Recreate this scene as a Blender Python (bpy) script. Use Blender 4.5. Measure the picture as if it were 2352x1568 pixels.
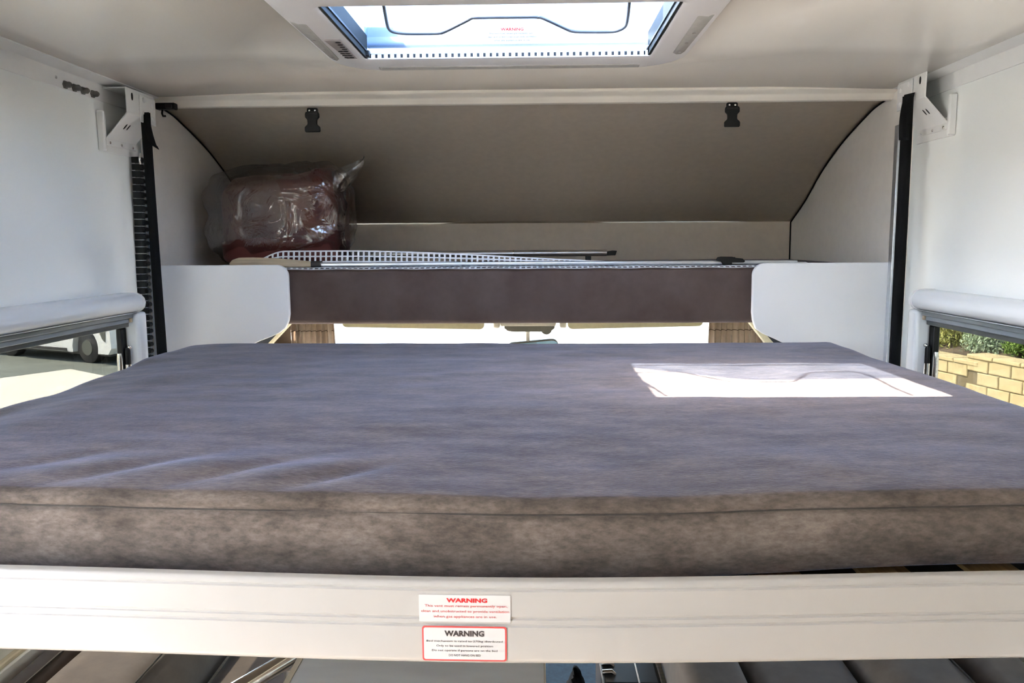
import bpy, bmesh, math, random
from mathutils import Vector, Matrix

for o in list(bpy.data.objects):
    bpy.data.objects.remove(o, do_unlink=True)
SC = bpy.context.scene
COL = SC.collection
random.seed(7)
PI = math.pi

# ------------------------------------------------------------------ camera
cd = bpy.data.cameras.new('camera')
cam = bpy.data.objects.new('camera', cd)
COL.objects.link(cam)
cd.sensor_width = 36.0
cd.lens = 36.0 * 1850.0 / 2352.0
cd.clip_start = 0.02
cd.clip_end = 300
cam.matrix_world = Matrix((
    (0.9996134, 0.0026012, 0.0276804, 0.0),
    (0.0271571, 0.1219071, -0.9921699, 0.0),
    (-0.0059553, 0.9925381, 0.1217893, 1.5),
    (0, 0, 0, 1)))
SC.camera = cam

# ------------------------------------------------------------------ sky and sun
SUN_DIR = Vector((0.50, -0.03, -0.705)).normalized()
w = bpy.data.worlds.new('sky'); SC.world = w; w.use_nodes = True
wn = w.node_tree.nodes; wl = w.node_tree.links
bg = wn['Background']
sky = wn.new('ShaderNodeTexSky')
sky.sky_type = 'NISHITA'
sky.sun_disc = False
sky.sun_elevation = math.asin(-SUN_DIR.z)
sky.sun_rotation = math.atan2(-SUN_DIR.x, -SUN_DIR.y)
sky.air_density = 1.0; sky.dust_density = 2.0; sky.ozone_density = 1.0
wl.new(sky.outputs[0], bg.inputs[0])
bg.inputs[1].default_value = 0.90
sl = bpy.data.lights.new('sun', 'SUN'); so = bpy.data.objects.new('sun', sl); COL.objects.link(so)
sl.energy = 16.0; sl.angle = 0.009; sl.color = (1.0, 0.95, 0.88)
so.rotation_euler = SUN_DIR.to_track_quat('-Z', 'Y').to_euler()
so.location = (-6, 0, 9)
SC.view_settings.view_transform = 'Standard'
SC.view_settings.look = 'None'
SC.view_settings.gamma = 1.0
SC.view_settings.use_curve_mapping = False
SC.view_settings.exposure = 2.42
SC.cycles.use_denoising = True
SC.cycles.max_bounces = 7
SC.cycles.diffuse_bounces = 4
SC.cycles.glossy_bounces = 3
SC.cycles.transparent_max_bounces = 16
SC.cycles.use_adaptive_sampling = True
SC.cycles.adaptive_threshold = 0.12
SC.cycles.adaptive_min_samples = 16
SC.cycles.sample_clamp_indirect = 12.0

# ------------------------------------------------------------------ materials
MATS = {}
def mat(name, col, rough=0.5, metal=0.0, spec=0.5, noise=0.0, nscale=8.0, stretch=(1, 1, 1),
        bump=0.0, bscale=60.0, sheen=0.0, sheen_tint=(1, 1, 1), sheen_rough=0.5, coat=0.0, col2=None, trans=0.0, fine=0.0):
    m = bpy.data.materials.new(name); m.use_nodes = True
    nt = m.node_tree; N = nt.nodes; L = nt.links
    b = N['Principled BSDF']
    b.inputs['Base Color'].default_value = (*col, 1)
    b.inputs['Roughness'].default_value = rough
    b.inputs['Metallic'].default_value = metal
    b.inputs['Specular IOR Level'].default_value = spec
    if coat:
        b.inputs['Coat Weight'].default_value = coat
        b.inputs['Coat Roughness'].default_value = 0.08
    if sheen:
        b.inputs['Sheen Weight'].default_value = sheen
        b.inputs['Sheen Tint'].default_value = (*sheen_tint, 1)
        b.inputs['Sheen Roughness'].default_value = sheen_rough
    tc = N.new('ShaderNodeTexCoord')
    mp = N.new('ShaderNodeMapping'); mp.inputs['Scale'].default_value = stretch
    L.new(tc.outputs['Object'], mp.inputs['Vector'])
    if noise:
        n = N.new('ShaderNodeTexNoise'); n.inputs['Scale'].default_value = nscale
        n.inputs['Detail'].default_value = 5 if noise >= 0.2 else 1.5; n.inputs['Roughness'].default_value = 0.62
        L.new(mp.outputs[0], n.inputs['Vector'])
        r = N.new('ShaderNodeValToRGB')
        c2 = col2 or tuple(min(1, c * (1 + noise)) for c in col)
        c1 = col if col2 else tuple(c * (1 - noise) for c in col)
        r.color_ramp.elements[0].position = 0.32; r.color_ramp.elements[1].position = 0.68
        r.color_ramp.elements[0].color = (*c1, 1); r.color_ramp.elements[1].color = (*c2, 1)
        L.new(n.outputs['Fac'], r.inputs[0]); L.new(r.outputs[0], b.inputs['Base Color'])
        if fine:
            n3 = N.new('ShaderNodeTexNoise'); n3.inputs['Scale'].default_value = 75; n3.inputs['Detail'].default_value = 5
            n3.inputs['Roughness'].default_value = 0.7
            L.new(mp.outputs[0], n3.inputs['Vector'])
            mr = N.new('ShaderNodeMapRange'); mr.inputs['From Min'].default_value = 0.35; mr.inputs['From Max'].default_value = 0.65
            mr.inputs['To Min'].default_value = 1 - fine; mr.inputs['To Max'].default_value = 1 + fine
            L.new(n3.outputs['Fac'], mr.inputs['Value'])
            mu = N.new('ShaderNodeVectorMath'); mu.operation = 'MULTIPLY'
            L.new(r.outputs[0], mu.inputs[0]); L.new(mr.outputs[0], mu.inputs[1]); L.new(mu.outputs[0], b.inputs['Base Color'])
    if bump:
        n2 = N.new('ShaderNodeTexNoise'); n2.inputs['Scale'].default_value = bscale
        n2.inputs['Detail'].default_value = 1.5
        L.new(mp.outputs[0], n2.inputs['Vector'])
        bp = N.new('ShaderNodeBump'); bp.inputs['Strength'].default_value = bump
        bp.inputs['Distance'].default_value = 0.01
        L.new(n2.outputs['Fac'], bp.inputs['Height']); L.new(bp.outputs[0], b.inputs['Normal'])
    if trans:
        out = [n for n in N if n.type == 'OUTPUT_MATERIAL'][0]
        tl = N.new('ShaderNodeBsdfTranslucent'); tl.inputs[0].default_value = (*(c * 1.3 for c in col), 1)
        mx = N.new('ShaderNodeMixShader'); mx.inputs[0].default_value = trans
        L.new(b.outputs[0], mx.inputs[1]); L.new(tl.outputs[0], mx.inputs[2]); L.new(mx.outputs[0], out.inputs['Surface'])
    MATS[name] = m
    return m

def thin_glass(name, tint, gloss=0.08, rough=0.02, milk=0.0, milk_col=(0.9, 0.93, 1.0), bump=0.0, bscale=20, facing=True):
    """thin see-through sheet: straight-through light, a mirror film and, for milky plastic, scattering"""
    m = bpy.data.materials.new(name); m.use_nodes = True
    nt = m.node_tree; N = nt.nodes; L = nt.links
    for n in list(N):
        if n.type != 'OUTPUT_MATERIAL': N.remove(n)
    out = [n for n in N if n.type == 'OUTPUT_MATERIAL'][0]
    t = N.new('ShaderNodeBsdfTransparent'); t.inputs[0].default_value = (*tint, 1)
    g = N.new('ShaderNodeBsdfGlossy'); g.inputs['Roughness'].default_value = rough
    mx = N.new('ShaderNodeMixShader')
    if facing:
        lw = N.new('ShaderNodeLayerWeight'); lw.inputs['Blend'].default_value = 0.35
        mm = N.new('ShaderNodeMath'); mm.operation = 'MULTIPLY_ADD'
        L.new(lw.outputs['Fresnel'], mm.inputs[0]); mm.inputs[1].default_value = gloss * 2; mm.inputs[2].default_value = gloss * 0.4
        L.new(mm.outputs[0], mx.inputs[0])
    else:
        mx.inputs[0].default_value = gloss
    cur = t
    if milk:
        tr = N.new('ShaderNodeBsdfTranslucent'); tr.inputs[0].default_value = (*milk_col, 1)
        m2 = N.new('ShaderNodeMixShader'); m2.inputs[0].default_value = milk
        L.new(t.outputs[0], m2.inputs[1]); L.new(tr.outputs[0], m2.inputs[2]); cur = m2
    L.new(cur.outputs[0], mx.inputs[1]); L.new(g.outputs[0], mx.inputs[2])
    if bump:
        tc = N.new('ShaderNodeTexCoord')
        n2 = N.new('ShaderNodeTexNoise'); n2.inputs['Scale'].default_value = bscale; n2.inputs['Detail'].default_value = 3
        n2.inputs['Distortion'].default_value = 1.2
        L.new(tc.outputs['Object'], n2.inputs['Vector'])
        bp = N.new('ShaderNodeBump'); bp.inputs['Strength'].default_value = bump; bp.inputs['Distance'].default_value = 0.02
        L.new(n2.outputs['Fac'], bp.inputs['Height']); L.new(bp.outputs[0], g.inputs['Normal'])
    L.new(mx.outputs[0], out.inputs['Surface'])
    MATS[name] = m
    return m

mat('wall_white', (0.86, 0.89, 0.875), 0.20, spec=0.5, noise=0.015, nscale=3)
mat('ceiling_white', (0.83, 0.80, 0.735), 0.22, spec=0.5, noise=0.02, nscale=3)
mat('alcove_side', (0.95, 0.915, 0.855), 0.35, noise=0.02, nscale=30)
mat('alcove_lining', (0.68, 0.595, 0.49), 0.75, noise=0.03, nscale=40)
mat('trim_cream', (0.93, 0.875, 0.78), 0.35, noise=0.02, nscale=10)
mat('white_panel', (0.78, 0.79, 0.80), 0.40, noise=0.01, nscale=6)
mat('white_plastic', (0.78, 0.78, 0.80), 0.28, noise=0.01, nscale=6)
mat('blind_white', (0.74, 0.78, 0.81), 0.22, noise=0.015, nscale=5)
mat('white_steel', (0.78, 0.79, 0.78), 0.35, noise=0.015, nscale=20)
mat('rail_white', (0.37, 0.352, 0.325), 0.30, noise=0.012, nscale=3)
mat('aluminium', (0.62, 0.66, 0.70), 0.32, metal=0.85, noise=0.04, nscale=20, stretch=(1, 1, 6))
mat('handle_steel', (0.075, 0.085, 0.10), 0.35, metal=0.3, noise=0.05, nscale=20)
mat('bolt_dark', (0.12, 0.12, 0.11), 0.4, metal=0.5, noise=0.2, nscale=60)
mat('window_alu', (0.27, 0.31, 0.345), 0.35, metal=0.3, noise=0.04, nscale=20)
mat('steel_bright', (0.80, 0.80, 0.80), 0.16, metal=1.0, noise=0.03, nscale=30)
mat('steel_brushed', (0.55, 0.53, 0.50), 0.30, metal=0.9, noise=0.06, nscale=30, stretch=(1, 20, 20))
mat('black_plastic', (0.004, 0.0045, 0.005), 0.40, spec=0.25, noise=0.15, nscale=40)
mat('black_web', (0.0045, 0.005, 0.006), 0.9, spec=0.2, noise=0.3, nscale=250)
mat('black_rubber', (0.008, 0.008, 0.009), 0.55, noise=0.2, nscale=60)
mat('dark_grey_track', (0.075, 0.085, 0.082), 0.40, noise=0.08, nscale=25)
mat('hatch_track', (0.016, 0.019, 0.018), 0.6, spec=0.15, noise=0.08, nscale=25)
mat('lamp_lens', (0.50, 0.50, 0.48), 0.25, noise=0.06, nscale=60)
mat('control_grey', (0.36, 0.33, 0.32), 0.35, noise=0.04, nscale=50)
mat('mattress_fabric', (0.062, 0.049, 0.040), 0.85, noise=0.5, nscale=11, stretch=(1.0, 2.6, 2.0), bump=0.10, bscale=160,
    sheen=0.46, sheen_tint=(0.58, 0.66, 1.0), sheen_rough=0.30, fine=0.28, col2=(0.148, 0.119, 0.100), spec=0.2)
mat('seam_thread', (0.045, 0.037, 0.03), 0.9, noise=0.2, nscale=90)
mat('brown_suede', (0.078, 0.052, 0.043), 0.85, noise=0.25, nscale=9, col2=(0.105, 0.078, 0.067),
    sheen=0.15, sheen_tint=(0.9, 0.85, 1.0), spec=0.2)
mat('seat_suede', (0.078, 0.058, 0.046), 0.85, noise=0.25, nscale=14, col2=(0.118, 0.090, 0.073), sheen=0.2, spec=0.2)
mat('slat_wood', (0.50, 0.31, 0.13), 0.55, noise=0.25, nscale=14, stretch=(12, 1, 12))
mat('pale_wood', (0.50, 0.40, 0.27), 0.50, noise=0.15, nscale=10, stretch=(1, 12, 12))
mat('net_white', (0.78, 0.80, 0.82), 0.6, noise=0.03, nscale=50)
mat('label_paper', (0.50, 0.485, 0.47), 0.5, noise=0.01, nscale=10)
mat('ink_red', (0.50, 0.006, 0.008), 0.6, noise=0.02, nscale=10)
mat('ink_pink', (0.50, 0.055, 0.05), 0.6, noise=0.02, nscale=10)
mat('ink_black', (0.03, 0.022, 0.02), 0.6, noise=0.02, nscale=10)
mat('ink_grey', (0.30, 0.28, 0.28), 0.6, noise=0.02, nscale=10)
mat('blanket_brown', (0.105, 0.048, 0.035), 0.8, noise=0.15, nscale=10, col2=(0.135, 0.070, 0.052), sheen=0.1)
mat('blanket_maroon', (0.085, 0.012, 0.008), 0.75, noise=0.25, nscale=14, col2=(0.12, 0.025, 0.016), sheen=0.1)
mat('table_top', (0.66, 0.60, 0.52), 0.75, noise=0.10, nscale=7, stretch=(1, 3, 1), col2=(0.76, 0.70, 0.61))
mat('table_edge', (0.70, 0.58, 0.40), 0.45, noise=0.05, nscale=20)
mat('light_block_wood', (0.16, 0.095, 0.055), 0.45, noise=0.15, nscale=6, stretch=(10, 10, 1))
mat('floor_vinyl', (0.22, 0.16, 0.11), 0.5, noise=0.2, nscale=4, stretch=(10, 1, 1))
mat('cab_dark', (0.016, 0.022, 0.030), 0.6, noise=0.15, nscale=40)
mat('cab_mat', (0.016, 0.030, 0.038), 0.9, noise=0.3, nscale=60)
mat('curtain', (0.43, 0.365, 0.30), 0.85, noise=0.08, nscale=60, sheen=0.1, trans=0.35)
mat('curtain_dark', (0.075, 0.055, 0.035), 0.85, noise=0.1, nscale=60)
mat('piping', (0.62, 0.58, 0.40), 0.6, noise=0.06, nscale=80)
mat('visor_tan', (0.42, 0.40, 0.27), 0.7, noise=0.05, nscale=60)
mat('console_grey', (0.42, 0.40, 0.33), 0.6, noise=0.05, nscale=60)
mat('console_dark', (0.10, 0.10, 0.08), 0.6, noise=0.05, nscale=60)
mat('mirror_glass', (0.55, 0.82, 0.92), 0.03, metal=1.0, noise=0.01, nscale=5)
mat('concrete', (0.50, 0.47, 0.40), 0.9, noise=0.06, nscale=3)
mat('painted_shade', (0.105, 0.115, 0.098), 0.95, noise=0.25, nscale=2.0, bump=0.3, bscale=60)  # grey-green tone that paints shade onto the ground
mat('gravel', (0.45, 0.37, 0.30), 0.95, noise=0.3, nscale=6, bump=0.5, bscale=30)
mat('slab_pale', (0.42, 0.46, 0.48), 0.8, noise=0.04, nscale=3)
mat('stone', (0.42, 0.335, 0.18), 0.95, noise=0.22, nscale=6, bump=0.5, bscale=25, col2=(0.56, 0.46, 0.26))
mat('mortar', (0.17, 0.135, 0.08), 0.95, noise=0.15, nscale=10)
mat('soil', (0.10, 0.075, 0.05), 0.95, noise=0.3, nscale=6)
mat('leaf_sage', (0.30, 0.40, 0.25), 0.7, noise=0.3, nscale=9, col2=(0.48, 0.57, 0.40))
mat('leaf_green', (0.12, 0.21, 0.04), 0.6, noise=0.3, nscale=9, col2=(0.27, 0.40, 0.08))
mat('leaf_olive', (0.24, 0.26, 0.07), 0.65, noise=0.3, nscale=9, col2=(0.42, 0.41, 0.13))
mat('twig', (0.13, 0.09, 0.055), 0.9, noise=0.2, nscale=12)
mat('car_white', (0.80, 0.775, 0.73), 0.15, noise=0.01, nscale=3, coat=0.6)
mat('car_dark', (0.03, 0.025, 0.022), 0.6, noise=0.15, nscale=12)
mat('car_light_red', (0.30, 0.02, 0.02), 0.2, noise=0.05, nscale=12)
thin_glass('window_tint', (0.24, 0.24, 0.225), gloss=0.022)
thin_glass('screen_glass', (0.46, 0.49, 0.49), gloss=0.06)
thin_glass('lid_acrylic', (0.50, 0.57, 0.66), gloss=0.03, milk=0.15, milk_col=(.45, .52, .62))
thin_glass('bag_film', (0.92, 0.92, 0.92), gloss=0.26, rough=0.10, milk=0.025, milk_col=(.8, .8, .8), bump=0.8, bscale=10)

# ------------------------------------------------------------------ mesh helpers
ORG = {}
def org(o):
    return ORG.get(o.name, Vector((0, 0, 0))) if o else Vector((0, 0, 0))

def tag(o, label=None, cat=None, group=None, kind=None):
    if label: o['label'] = label
    if cat: o['category'] = cat
    if group: o['group'] = group
    if kind: o['kind'] = kind
    return o

def thing(name, loc, label, cat, group=None):
    o = bpy.data.objects.new(name, None); COL.objects.link(o)
    o.empty_display_size = 0.05
    o.location = loc; ORG[o.name] = Vector(loc)
    return tag(o, label, cat, group)

class MB:
    def __init__(s): s.v = []; s.f = []
    def add(s, vs, fs):
        k = len(s.v); s.v += [tuple(p) for p in vs]; s.f += [tuple(i + k for i in q) for q in fs]; return s
    def box(s, x0, x1, y0, y1, z0, z1):
        return s.add([(x0, y0, z0), (x1, y0, z0), (x1, y1, z0), (x0, y1, z0), (x0, y0, z1), (x1, y0, z1), (x1, y1, z1), (x0, y1, z1)],
                     [(0, 3, 2, 1), (4, 5, 6, 7), (0, 1, 5, 4), (1, 2, 6, 5), (2, 3, 7, 6), (3, 0, 4, 7)])
    def prism(s, poly, axis, a, b, fa=None, fb=None):
        """polygon given in the two other axes (in x,y,z order), extruded along axis from a to b"""
        n = len(poly); vs = []
        for t in (a, b):
            for p in poly:
                c = list(p); c.insert('xyz'.index(axis), t); vs.append(tuple(c))
        fs = [tuple(range(n))[::-1], tuple(range(n, 2 * n))]
        fs += [(i, (i + 1) % n, n + (i + 1) % n, n + i) for i in range(n)]
        return s.add(vs, fs)
    def tube(s, path, r, n=10, caps=True):
        P = [Vector(p) for p in path]; m = len(P); vs = []; fs = []
        up = None
        for i in range(m):
            d = (P[min(i + 1, m - 1)] - P[max(i - 1, 0)]).normalized()
            if up is None:
                up = Vector((0, 0, 1)) if abs(d.z) < 0.9 else Vector((1, 0, 0))
            a = d.cross(up).normalized(); b = a.cross(d).normalized(); up = b
            rr = r[i] if isinstance(r, (list, tuple)) else r
            for k in range(n):
                t = 2 * PI * k / n
                vs.append(P[i] + a * math.cos(t) * rr + b * math.sin(t) * rr)
        for i in range(m - 1):
            for k in range(n):
                fs.append((i * n + k, i * n + (k + 1) % n, (i + 1) * n + (k + 1) % n, (i + 1) * n + k))
        if caps:
            fs.append(tuple(range(n))[::-1]); fs.append(tuple((m - 1) * n + k for k in range(n)))
        return s.add(vs, fs)
    def sheet(s, rows):
        """rows of points -> quads"""
        n = len(rows[0]); vs = [p for r in rows for p in r]
        fs = [(i * n + k, i * n + k + 1, (i + 1) * n + k + 1, (i + 1) * n + k) for i in range(len(rows) - 1) for k in range(n - 1)]
        return s.add(vs, fs)
    def loft(s, rings, caps=(False, False), closed=True):
        n = len(rings[0]); vs = [p for r in rings for p in r]; fs = []
        for i in range(len(rings) - 1):
            for k in range(n if closed else n - 1):
                fs.append((i * n + k, i * n + (k + 1) % n, (i + 1) * n + (k + 1) % n, (i + 1) * n + k))
        if caps[0]: fs.append(tuple(range(n))[::-1])
        if caps[1]: fs.append(tuple((len(rings) - 1) * n + k for k in range(n)))
        return s.add(vs, fs)
    def ball(s, c, r, n=12, sc=(1, 1, 1)):
        rings = []
        for i in range(1, n // 2):
            t = PI * i / (n // 2)
            rings.append([(c[0] + r * sc[0] * math.sin(t) * math.cos(2 * PI * k / n), c[1] + r * sc[1] * math.sin(t) * math.sin(2 * PI * k / n),
                           c[2] + r * sc[2] * math.cos(t)) for k in range(n)])
        return s.loft(rings, (True, True))
    def mesh(s, name, off=(0, 0, 0), smooth=None, recalc=True):
        me = bpy.data.meshes.new(name)
        me.from_pydata([(p[0] - off[0], p[1] - off[1], p[2] - off[2]) for p in s.v], [], s.f)
        if recalc:
            bm = bmesh.new(); bm.from_mesh(me)
            bmesh.ops.recalc_face_normals(bm, faces=bm.faces[:])
            bm.to_mesh(me); bm.free()
        if smooth is not None:
            for p in me.polygons: p.use_smooth = True
            me.set_sharp_from_angle(angle=math.radians(smooth))
        return me
    def build(s, name, m, parent=None, loc=None, bevel=0, seg=2, smooth=None, solid=0, soff=0, recalc=True, subd=0):
        off = org(parent) if parent else Vector(loc or (0, 0, 0))
        if bevel and smooth is None: smooth = 40
        me = s.mesh(name, off, smooth, recalc)
        me.materials.append(MATS[m])
        o = bpy.data.objects.new(name, me); COL.objects.link(o)
        if parent: o.parent = parent
        else: o.location = off
        ORG[o.name] = off
        if solid:
            md = o.modifiers.new('thick', 'SOLIDIFY'); md.thickness = solid; md.offset = soff
        if bevel:
            md = o.modifiers.new('bevel', 'BEVEL'); md.width = bevel; md.segments = seg; md.limit_method = 'ANGLE'
            md.angle_limit = math.radians(35)
        if subd:
            md = o.modifiers.new('sub', 'SUBSURF'); md.levels = subd; md.render_levels = subd
        return o

def inst(name, me, loc, parent=None, rot=(0, 0, 0), scale=(1, 1, 1)):
    o = bpy.data.objects.new(name, me); COL.objects.link(o)
    if parent: o.parent = parent
    o.location = Vector(loc) - org(parent); o.rotation_euler = rot; o.scale = scale
    ORG[o.name] = Vector(loc)
    return o

def struct(o, label=None, cat=None):
    return tag(o, label, cat, kind='structure')

def rrect(x0, x1, y0, y1, r, n=6):
    """rounded rectangle, counter-clockwise; r may be four radii (x0y0, x1y0, x1y1, x0y1)"""
    rs = r if isinstance(r, (list, tuple)) else (r,) * 4
    pts = []
    for (cx, cy, a0, rr) in ((x0 + rs[0], y0 + rs[0], PI, rs[0]), (x1 - rs[1], y0 + rs[1], 1.5 * PI, rs[1]),
                             (x1 - rs[2], y1 - rs[2], 0, rs[2]), (x0 + rs[3], y1 - rs[3], 0.5 * PI, rs[3])):
        for k in range(n + 1):
            t = a0 + 0.5 * PI * k / n
            pts.append((cx + rr * math.cos(t), cy + rr * math.sin(t)))
    return pts

def smooth01(t):
    t = max(0.0, min(1.0, t)); return t * t * (3 - 2 * t)

_hash = {}
def vnoise(x, y, seed=0):
    def h(i, j):
        k = (i, j, seed)
        if k not in _hash: _hash[k] = random.Random(hash(k)).uniform(-1, 1)
        return _hash[k]
    i, j = math.floor(x), math.floor(y); fx, fy = x - i, y - j
    fx, fy = fx * fx * (3 - 2 * fx), fy * fy * (3 - 2 * fy)
    a = h(i, j) * (1 - fx) + h(i + 1, j) * fx; b = h(i, j + 1) * (1 - fx) + h(i + 1, j + 1) * fx
    return a * (1 - fy) + b * fy

def lettering(lines, m, parent, to_world, name='lettering'):
    """flat print: (text, x, y, size, bold) with centred lines, placed on a plane by to_world(u, v)"""
    mb = MB()
    for (txt, u, v, width, height, bold) in lines:
        cu = bpy.data.curves.new('text', 'FONT'); cu.body = txt; cu.size = 1.0
        cu.align_x = 'CENTER'; cu.align_y = 'CENTER'; cu.offset = bold; cu.resolution_u = 2
        cu.fill_mode = 'FRONT'
        ob = bpy.data.objects.new('text', cu); COL.objects.link(ob)
        dg = bpy.context.evaluated_depsgraph_get(); dg.update()
        me = ob.evaluated_get(dg).to_mesh()
        xs = [p.co.x for p in me.vertices]; ys = [p.co.y for p in me.vertices]
        sx = width / max(1e-6, max(xs) - min(xs)); sy = height / max(1e-6, max(ys) - min(ys))
        cx = (max(xs) + min(xs)) / 2; cy = (max(ys) + min(ys)) / 2
        mb.add([to_world(u + (p.co.x - cx) * sx, v + (p.co.y - cy) * sy) for p in me.vertices], [tuple(f.vertices) for f in me.polygons])
        ob.evaluated_get(dg).to_mesh_clear()
        bpy.data.objects.remove(ob); bpy.data.curves.remove(cu)
    return mb.build(name, m, parent, recalc=False)

# ================================================================== THE SETTING
XL, XR, ZC = -1.16, 1.09, 1.945
YB = -2.2

def wall_sheet(xc, ys, zs, skip, ztop=None):
    mb = MB()
    for i in range(len(ys) - 1):
        for j in range(len(zs) - 1):
            if (i, j) in skip: continue
            mb.add([(xc, ys[i], zs[j]), (xc, ys[i + 1], zs[j]), (xc, ys[i + 1], zs[j + 1]), (xc, ys[i], zs[j + 1])], [(0, 1, 2, 3)])
    return mb

def weld(o, d=0.0005):
    bm = bmesh.new(); bm.from_mesh(o.data)
    bmesh.ops.remove_doubles(bm, verts=bm.verts[:], dist=d)
    bm.to_mesh(o.data); bm.free()

# floor
struct(MB().box(XL - .03, XR + .03, YB, 4.35, -0.05, 0.0).build('floor', 'floor_vinyl'))
# left side wall: entry door opening behind the photographer and the window beside the bed
wl_o = wall_sheet(XL, [YB, .02, .50, 0.98, 2.285, 2.42], [0, .80, 1.283, 1.88, 1.94], {(1, 0), (1, 1), (1, 2), (3, 1)}).build('wall_left', 'wall_white', recalc=False, solid=.03, soff=-1)
weld(wl_o); struct(wl_o)
wr_o = wall_sheet(XR, [YB, -1.7, -.9, 0.98, 2.280, 2.42], [0, .80, .90, 1.283, 1.55, 1.94], {(3, 1), (3, 2)}).build('wall_right', 'wall_white', recalc=False, solid=.03, soff=1)
weld(wr_o); struct(wr_o)
# rear wall with a wide window
mb = MB()
xs = [XL, -.75, -.05, XR]; zs = [0, .95, 1.50, 1.94]
for i in range(3):
    for j in range(3):
        if (i, j) == (1, 1): continue
        mb.add([(xs[i], YB, zs[j]), (xs[i + 1], YB, zs[j]), (xs[i + 1], YB, zs[j + 1]), (xs[i], YB, zs[j + 1])], [(0, 1, 2, 3)])
o = mb.build('wall_back', 'wall_white', recalc=False, solid=.03, soff=1); weld(o); struct(o)

struct(MB().box(.74, XR - .002, YB + .002, .12, 0.001, 1.93).build('wall_light_block', 'light_block_wood'))  # unseen block added behind the camera to darken the rail's right end
# ceiling with a slight crown and the roof hatch hole
HX0, HX1, HY0, HY1 = -0.388, 0.266, 1.492, 1.912
def ceil_z(x):
    c = -0.035; d = abs(x - c)
    return ZC - 0.010 * smooth01((d - .65) / .47)
xs = [XL, -1.05, -.95, -.85, -.72, HX0 - .02, HX1 + .02, .68, .78, .88, .98, XR]
ys = [YB, 0, HY0 - .02, HY1 + .02, 2.46]
mb = MB()
for i in range(len(xs) - 1):
    for j in range(len(ys) - 1):
        if xs[i] == HX0 - .02 and ys[j] == HY0 - .02: continue
        mb.add([(x, y, ceil_z(x)) for (x, y) in ((xs[i], ys[j]), (xs[i + 1], ys[j]), (xs[i + 1], ys[j + 1]), (xs[i], ys[j + 1]))], [(3, 2, 1, 0)])
o = mb.build('ceiling', 'ceiling_white', recalc=False, smooth=60, solid=.03, soff=-1); weld(o); struct(o)

# alcove over the cab: sides, curved lining, back
AL, AR, AY0, AYB = -1.15, 1.06, 2.40, 3.385
prof = [(2.52, 1.922), (2.60, 1.911), (2.68, 1.890), (2.77, 1.864), (2.88, 1.827), (3.0, 1.776), (3.085, 1.733), (3.22, 1.655), (AYB, 1.580)]
def curve_pts(P, n=6):
    out = []
    for i in range(len(P) - 1):
        p0 = P[max(i - 1, 0)]; p1 = P[i]; p2 = P[i + 1]; p3 = P[min(i + 2, len(P) - 1)]
        for k in range(n):
            t = k / n
            out.append(tuple(0.5 * ((2 * p1[c]) + (-p0[c] + p2[c]) * t + (2 * p0[c] - 5 * p1[c] + 4 * p2[c] - p3[c]) * t * t
                                    + (-p0[c] + 3 * p1[c] - 3 * p2[c] + p3[c]) * t ** 3) for c in range(len(p1))))
    out.append(tuple(P[-1])); return out
cp = curve_pts(prof, 5)
for nm, x0, x1 in (('wall_alcove_left', AL - .03, AL), ('wall_alcove_right', AR, AR + .03)):
    poly = [(AY0, 1.0), (AYB + .03, 1.0), (AYB + .03, 1.58)] + [(y, z + .016) for (y, z) in reversed(cp)] + [(2.50, 1.95), (AY0 - .0, 1.95)]
    struct(MB().prism(poly, 'x', x0, x1).build(nm, 'alcove_side'))
rim = [(2.494, 1.965), (2.494, 1.930), (2.499, 1.924), (2.508, 1.921)]
o = MB().sheet([[(AL - .006, y, z) for (y, z) in rim + cp], [(AR + .006, y, z) for (y, z) in rim + cp]]).build('ceiling_alcove', 'alcove_lining', recalc=False, smooth=50, solid=.012, soff=-1)
struct(o)
struct(MB().box(AL, AR, AYB, AYB + .03, 1.18, 1.585).build('wall_alcove_back', 'alcove_lining'))
# dark welts along the lining joints
for i, x in enumerate((AL + .003, AR - .003)):
    struct(MB().tube([(x, y, z - .004) for (y, z) in cp] + [(x, AYB - .004, 1.42)], .0026, 6).build('trim_%d' % (4 + i), 'black_web', smooth=60))

# trim at the end of the ceiling
tp = [(2.43, 1.950), (2.43, 1.938), (2.436, 1.934), (2.462, 1.931), (2.468, 1.926), (2.478, 1.913), (2.490, 1.9105), (2.497, 1.914), (2.499, 1.950)]
struct(MB().prism(tp, 'x', AL, AR).build('trim_1', 'trim_cream', smooth=50, bevel=.001))

# aluminium corner angles between side walls and ceiling
cl = struct(MB().prism([(XL, 1.882), (XL + .003, 1.882), (XL + .004, 1.925), (XL + .045, 1.933), (XL + .045, 1.937), (XL, 1.937)], 'y', YB, 2.44).build('trim_2', 'white_steel', bevel=.0008))
cr = struct(MB().prism([(XR, 1.890), (XR - .003, 1.890), (XR - .004, 1.931), (XR - .055, 1.936), (XR - .055, 1.940), (XR, 1.940)], 'y', YB, 2.44).build('trim_3', 'white_steel', bevel=.0008))
bolt = MB()
bolt.tube([(0, 0, 0), (.004, 0, 0)], .0105, 6); bolt.tube([(.004, 0, 0), (.014, 0, 0), (.018, 0, 0)], [.0075, .0075, .004], 10)
bme = bolt.mesh('bolt', smooth=40); bme.materials.append(MATS['bolt_dark'])
for y in (2.019, 2.059, 2.098, 2.144):
    inst('bolt', bme, (XL + .003, y, 1.893), cl)
screw = MB().ball((0, 0, 0), .0045, 10, (.5, 1, 1)); sme = screw.mesh('screw', smooth=60); sme.materials.append(MATS['steel_bright'])
for p in ((XL + .004, 1.983, 1.904), (XL + .004, 1.60, 1.904)): inst('screw', sme, p, cl)
for p in ((XR - .004, 2.40, 1.912), (XR - .004, 1.60, 1.912), (XR - .030, 2.425, 1.933)): inst('screw', sme, p, cr)

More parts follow.
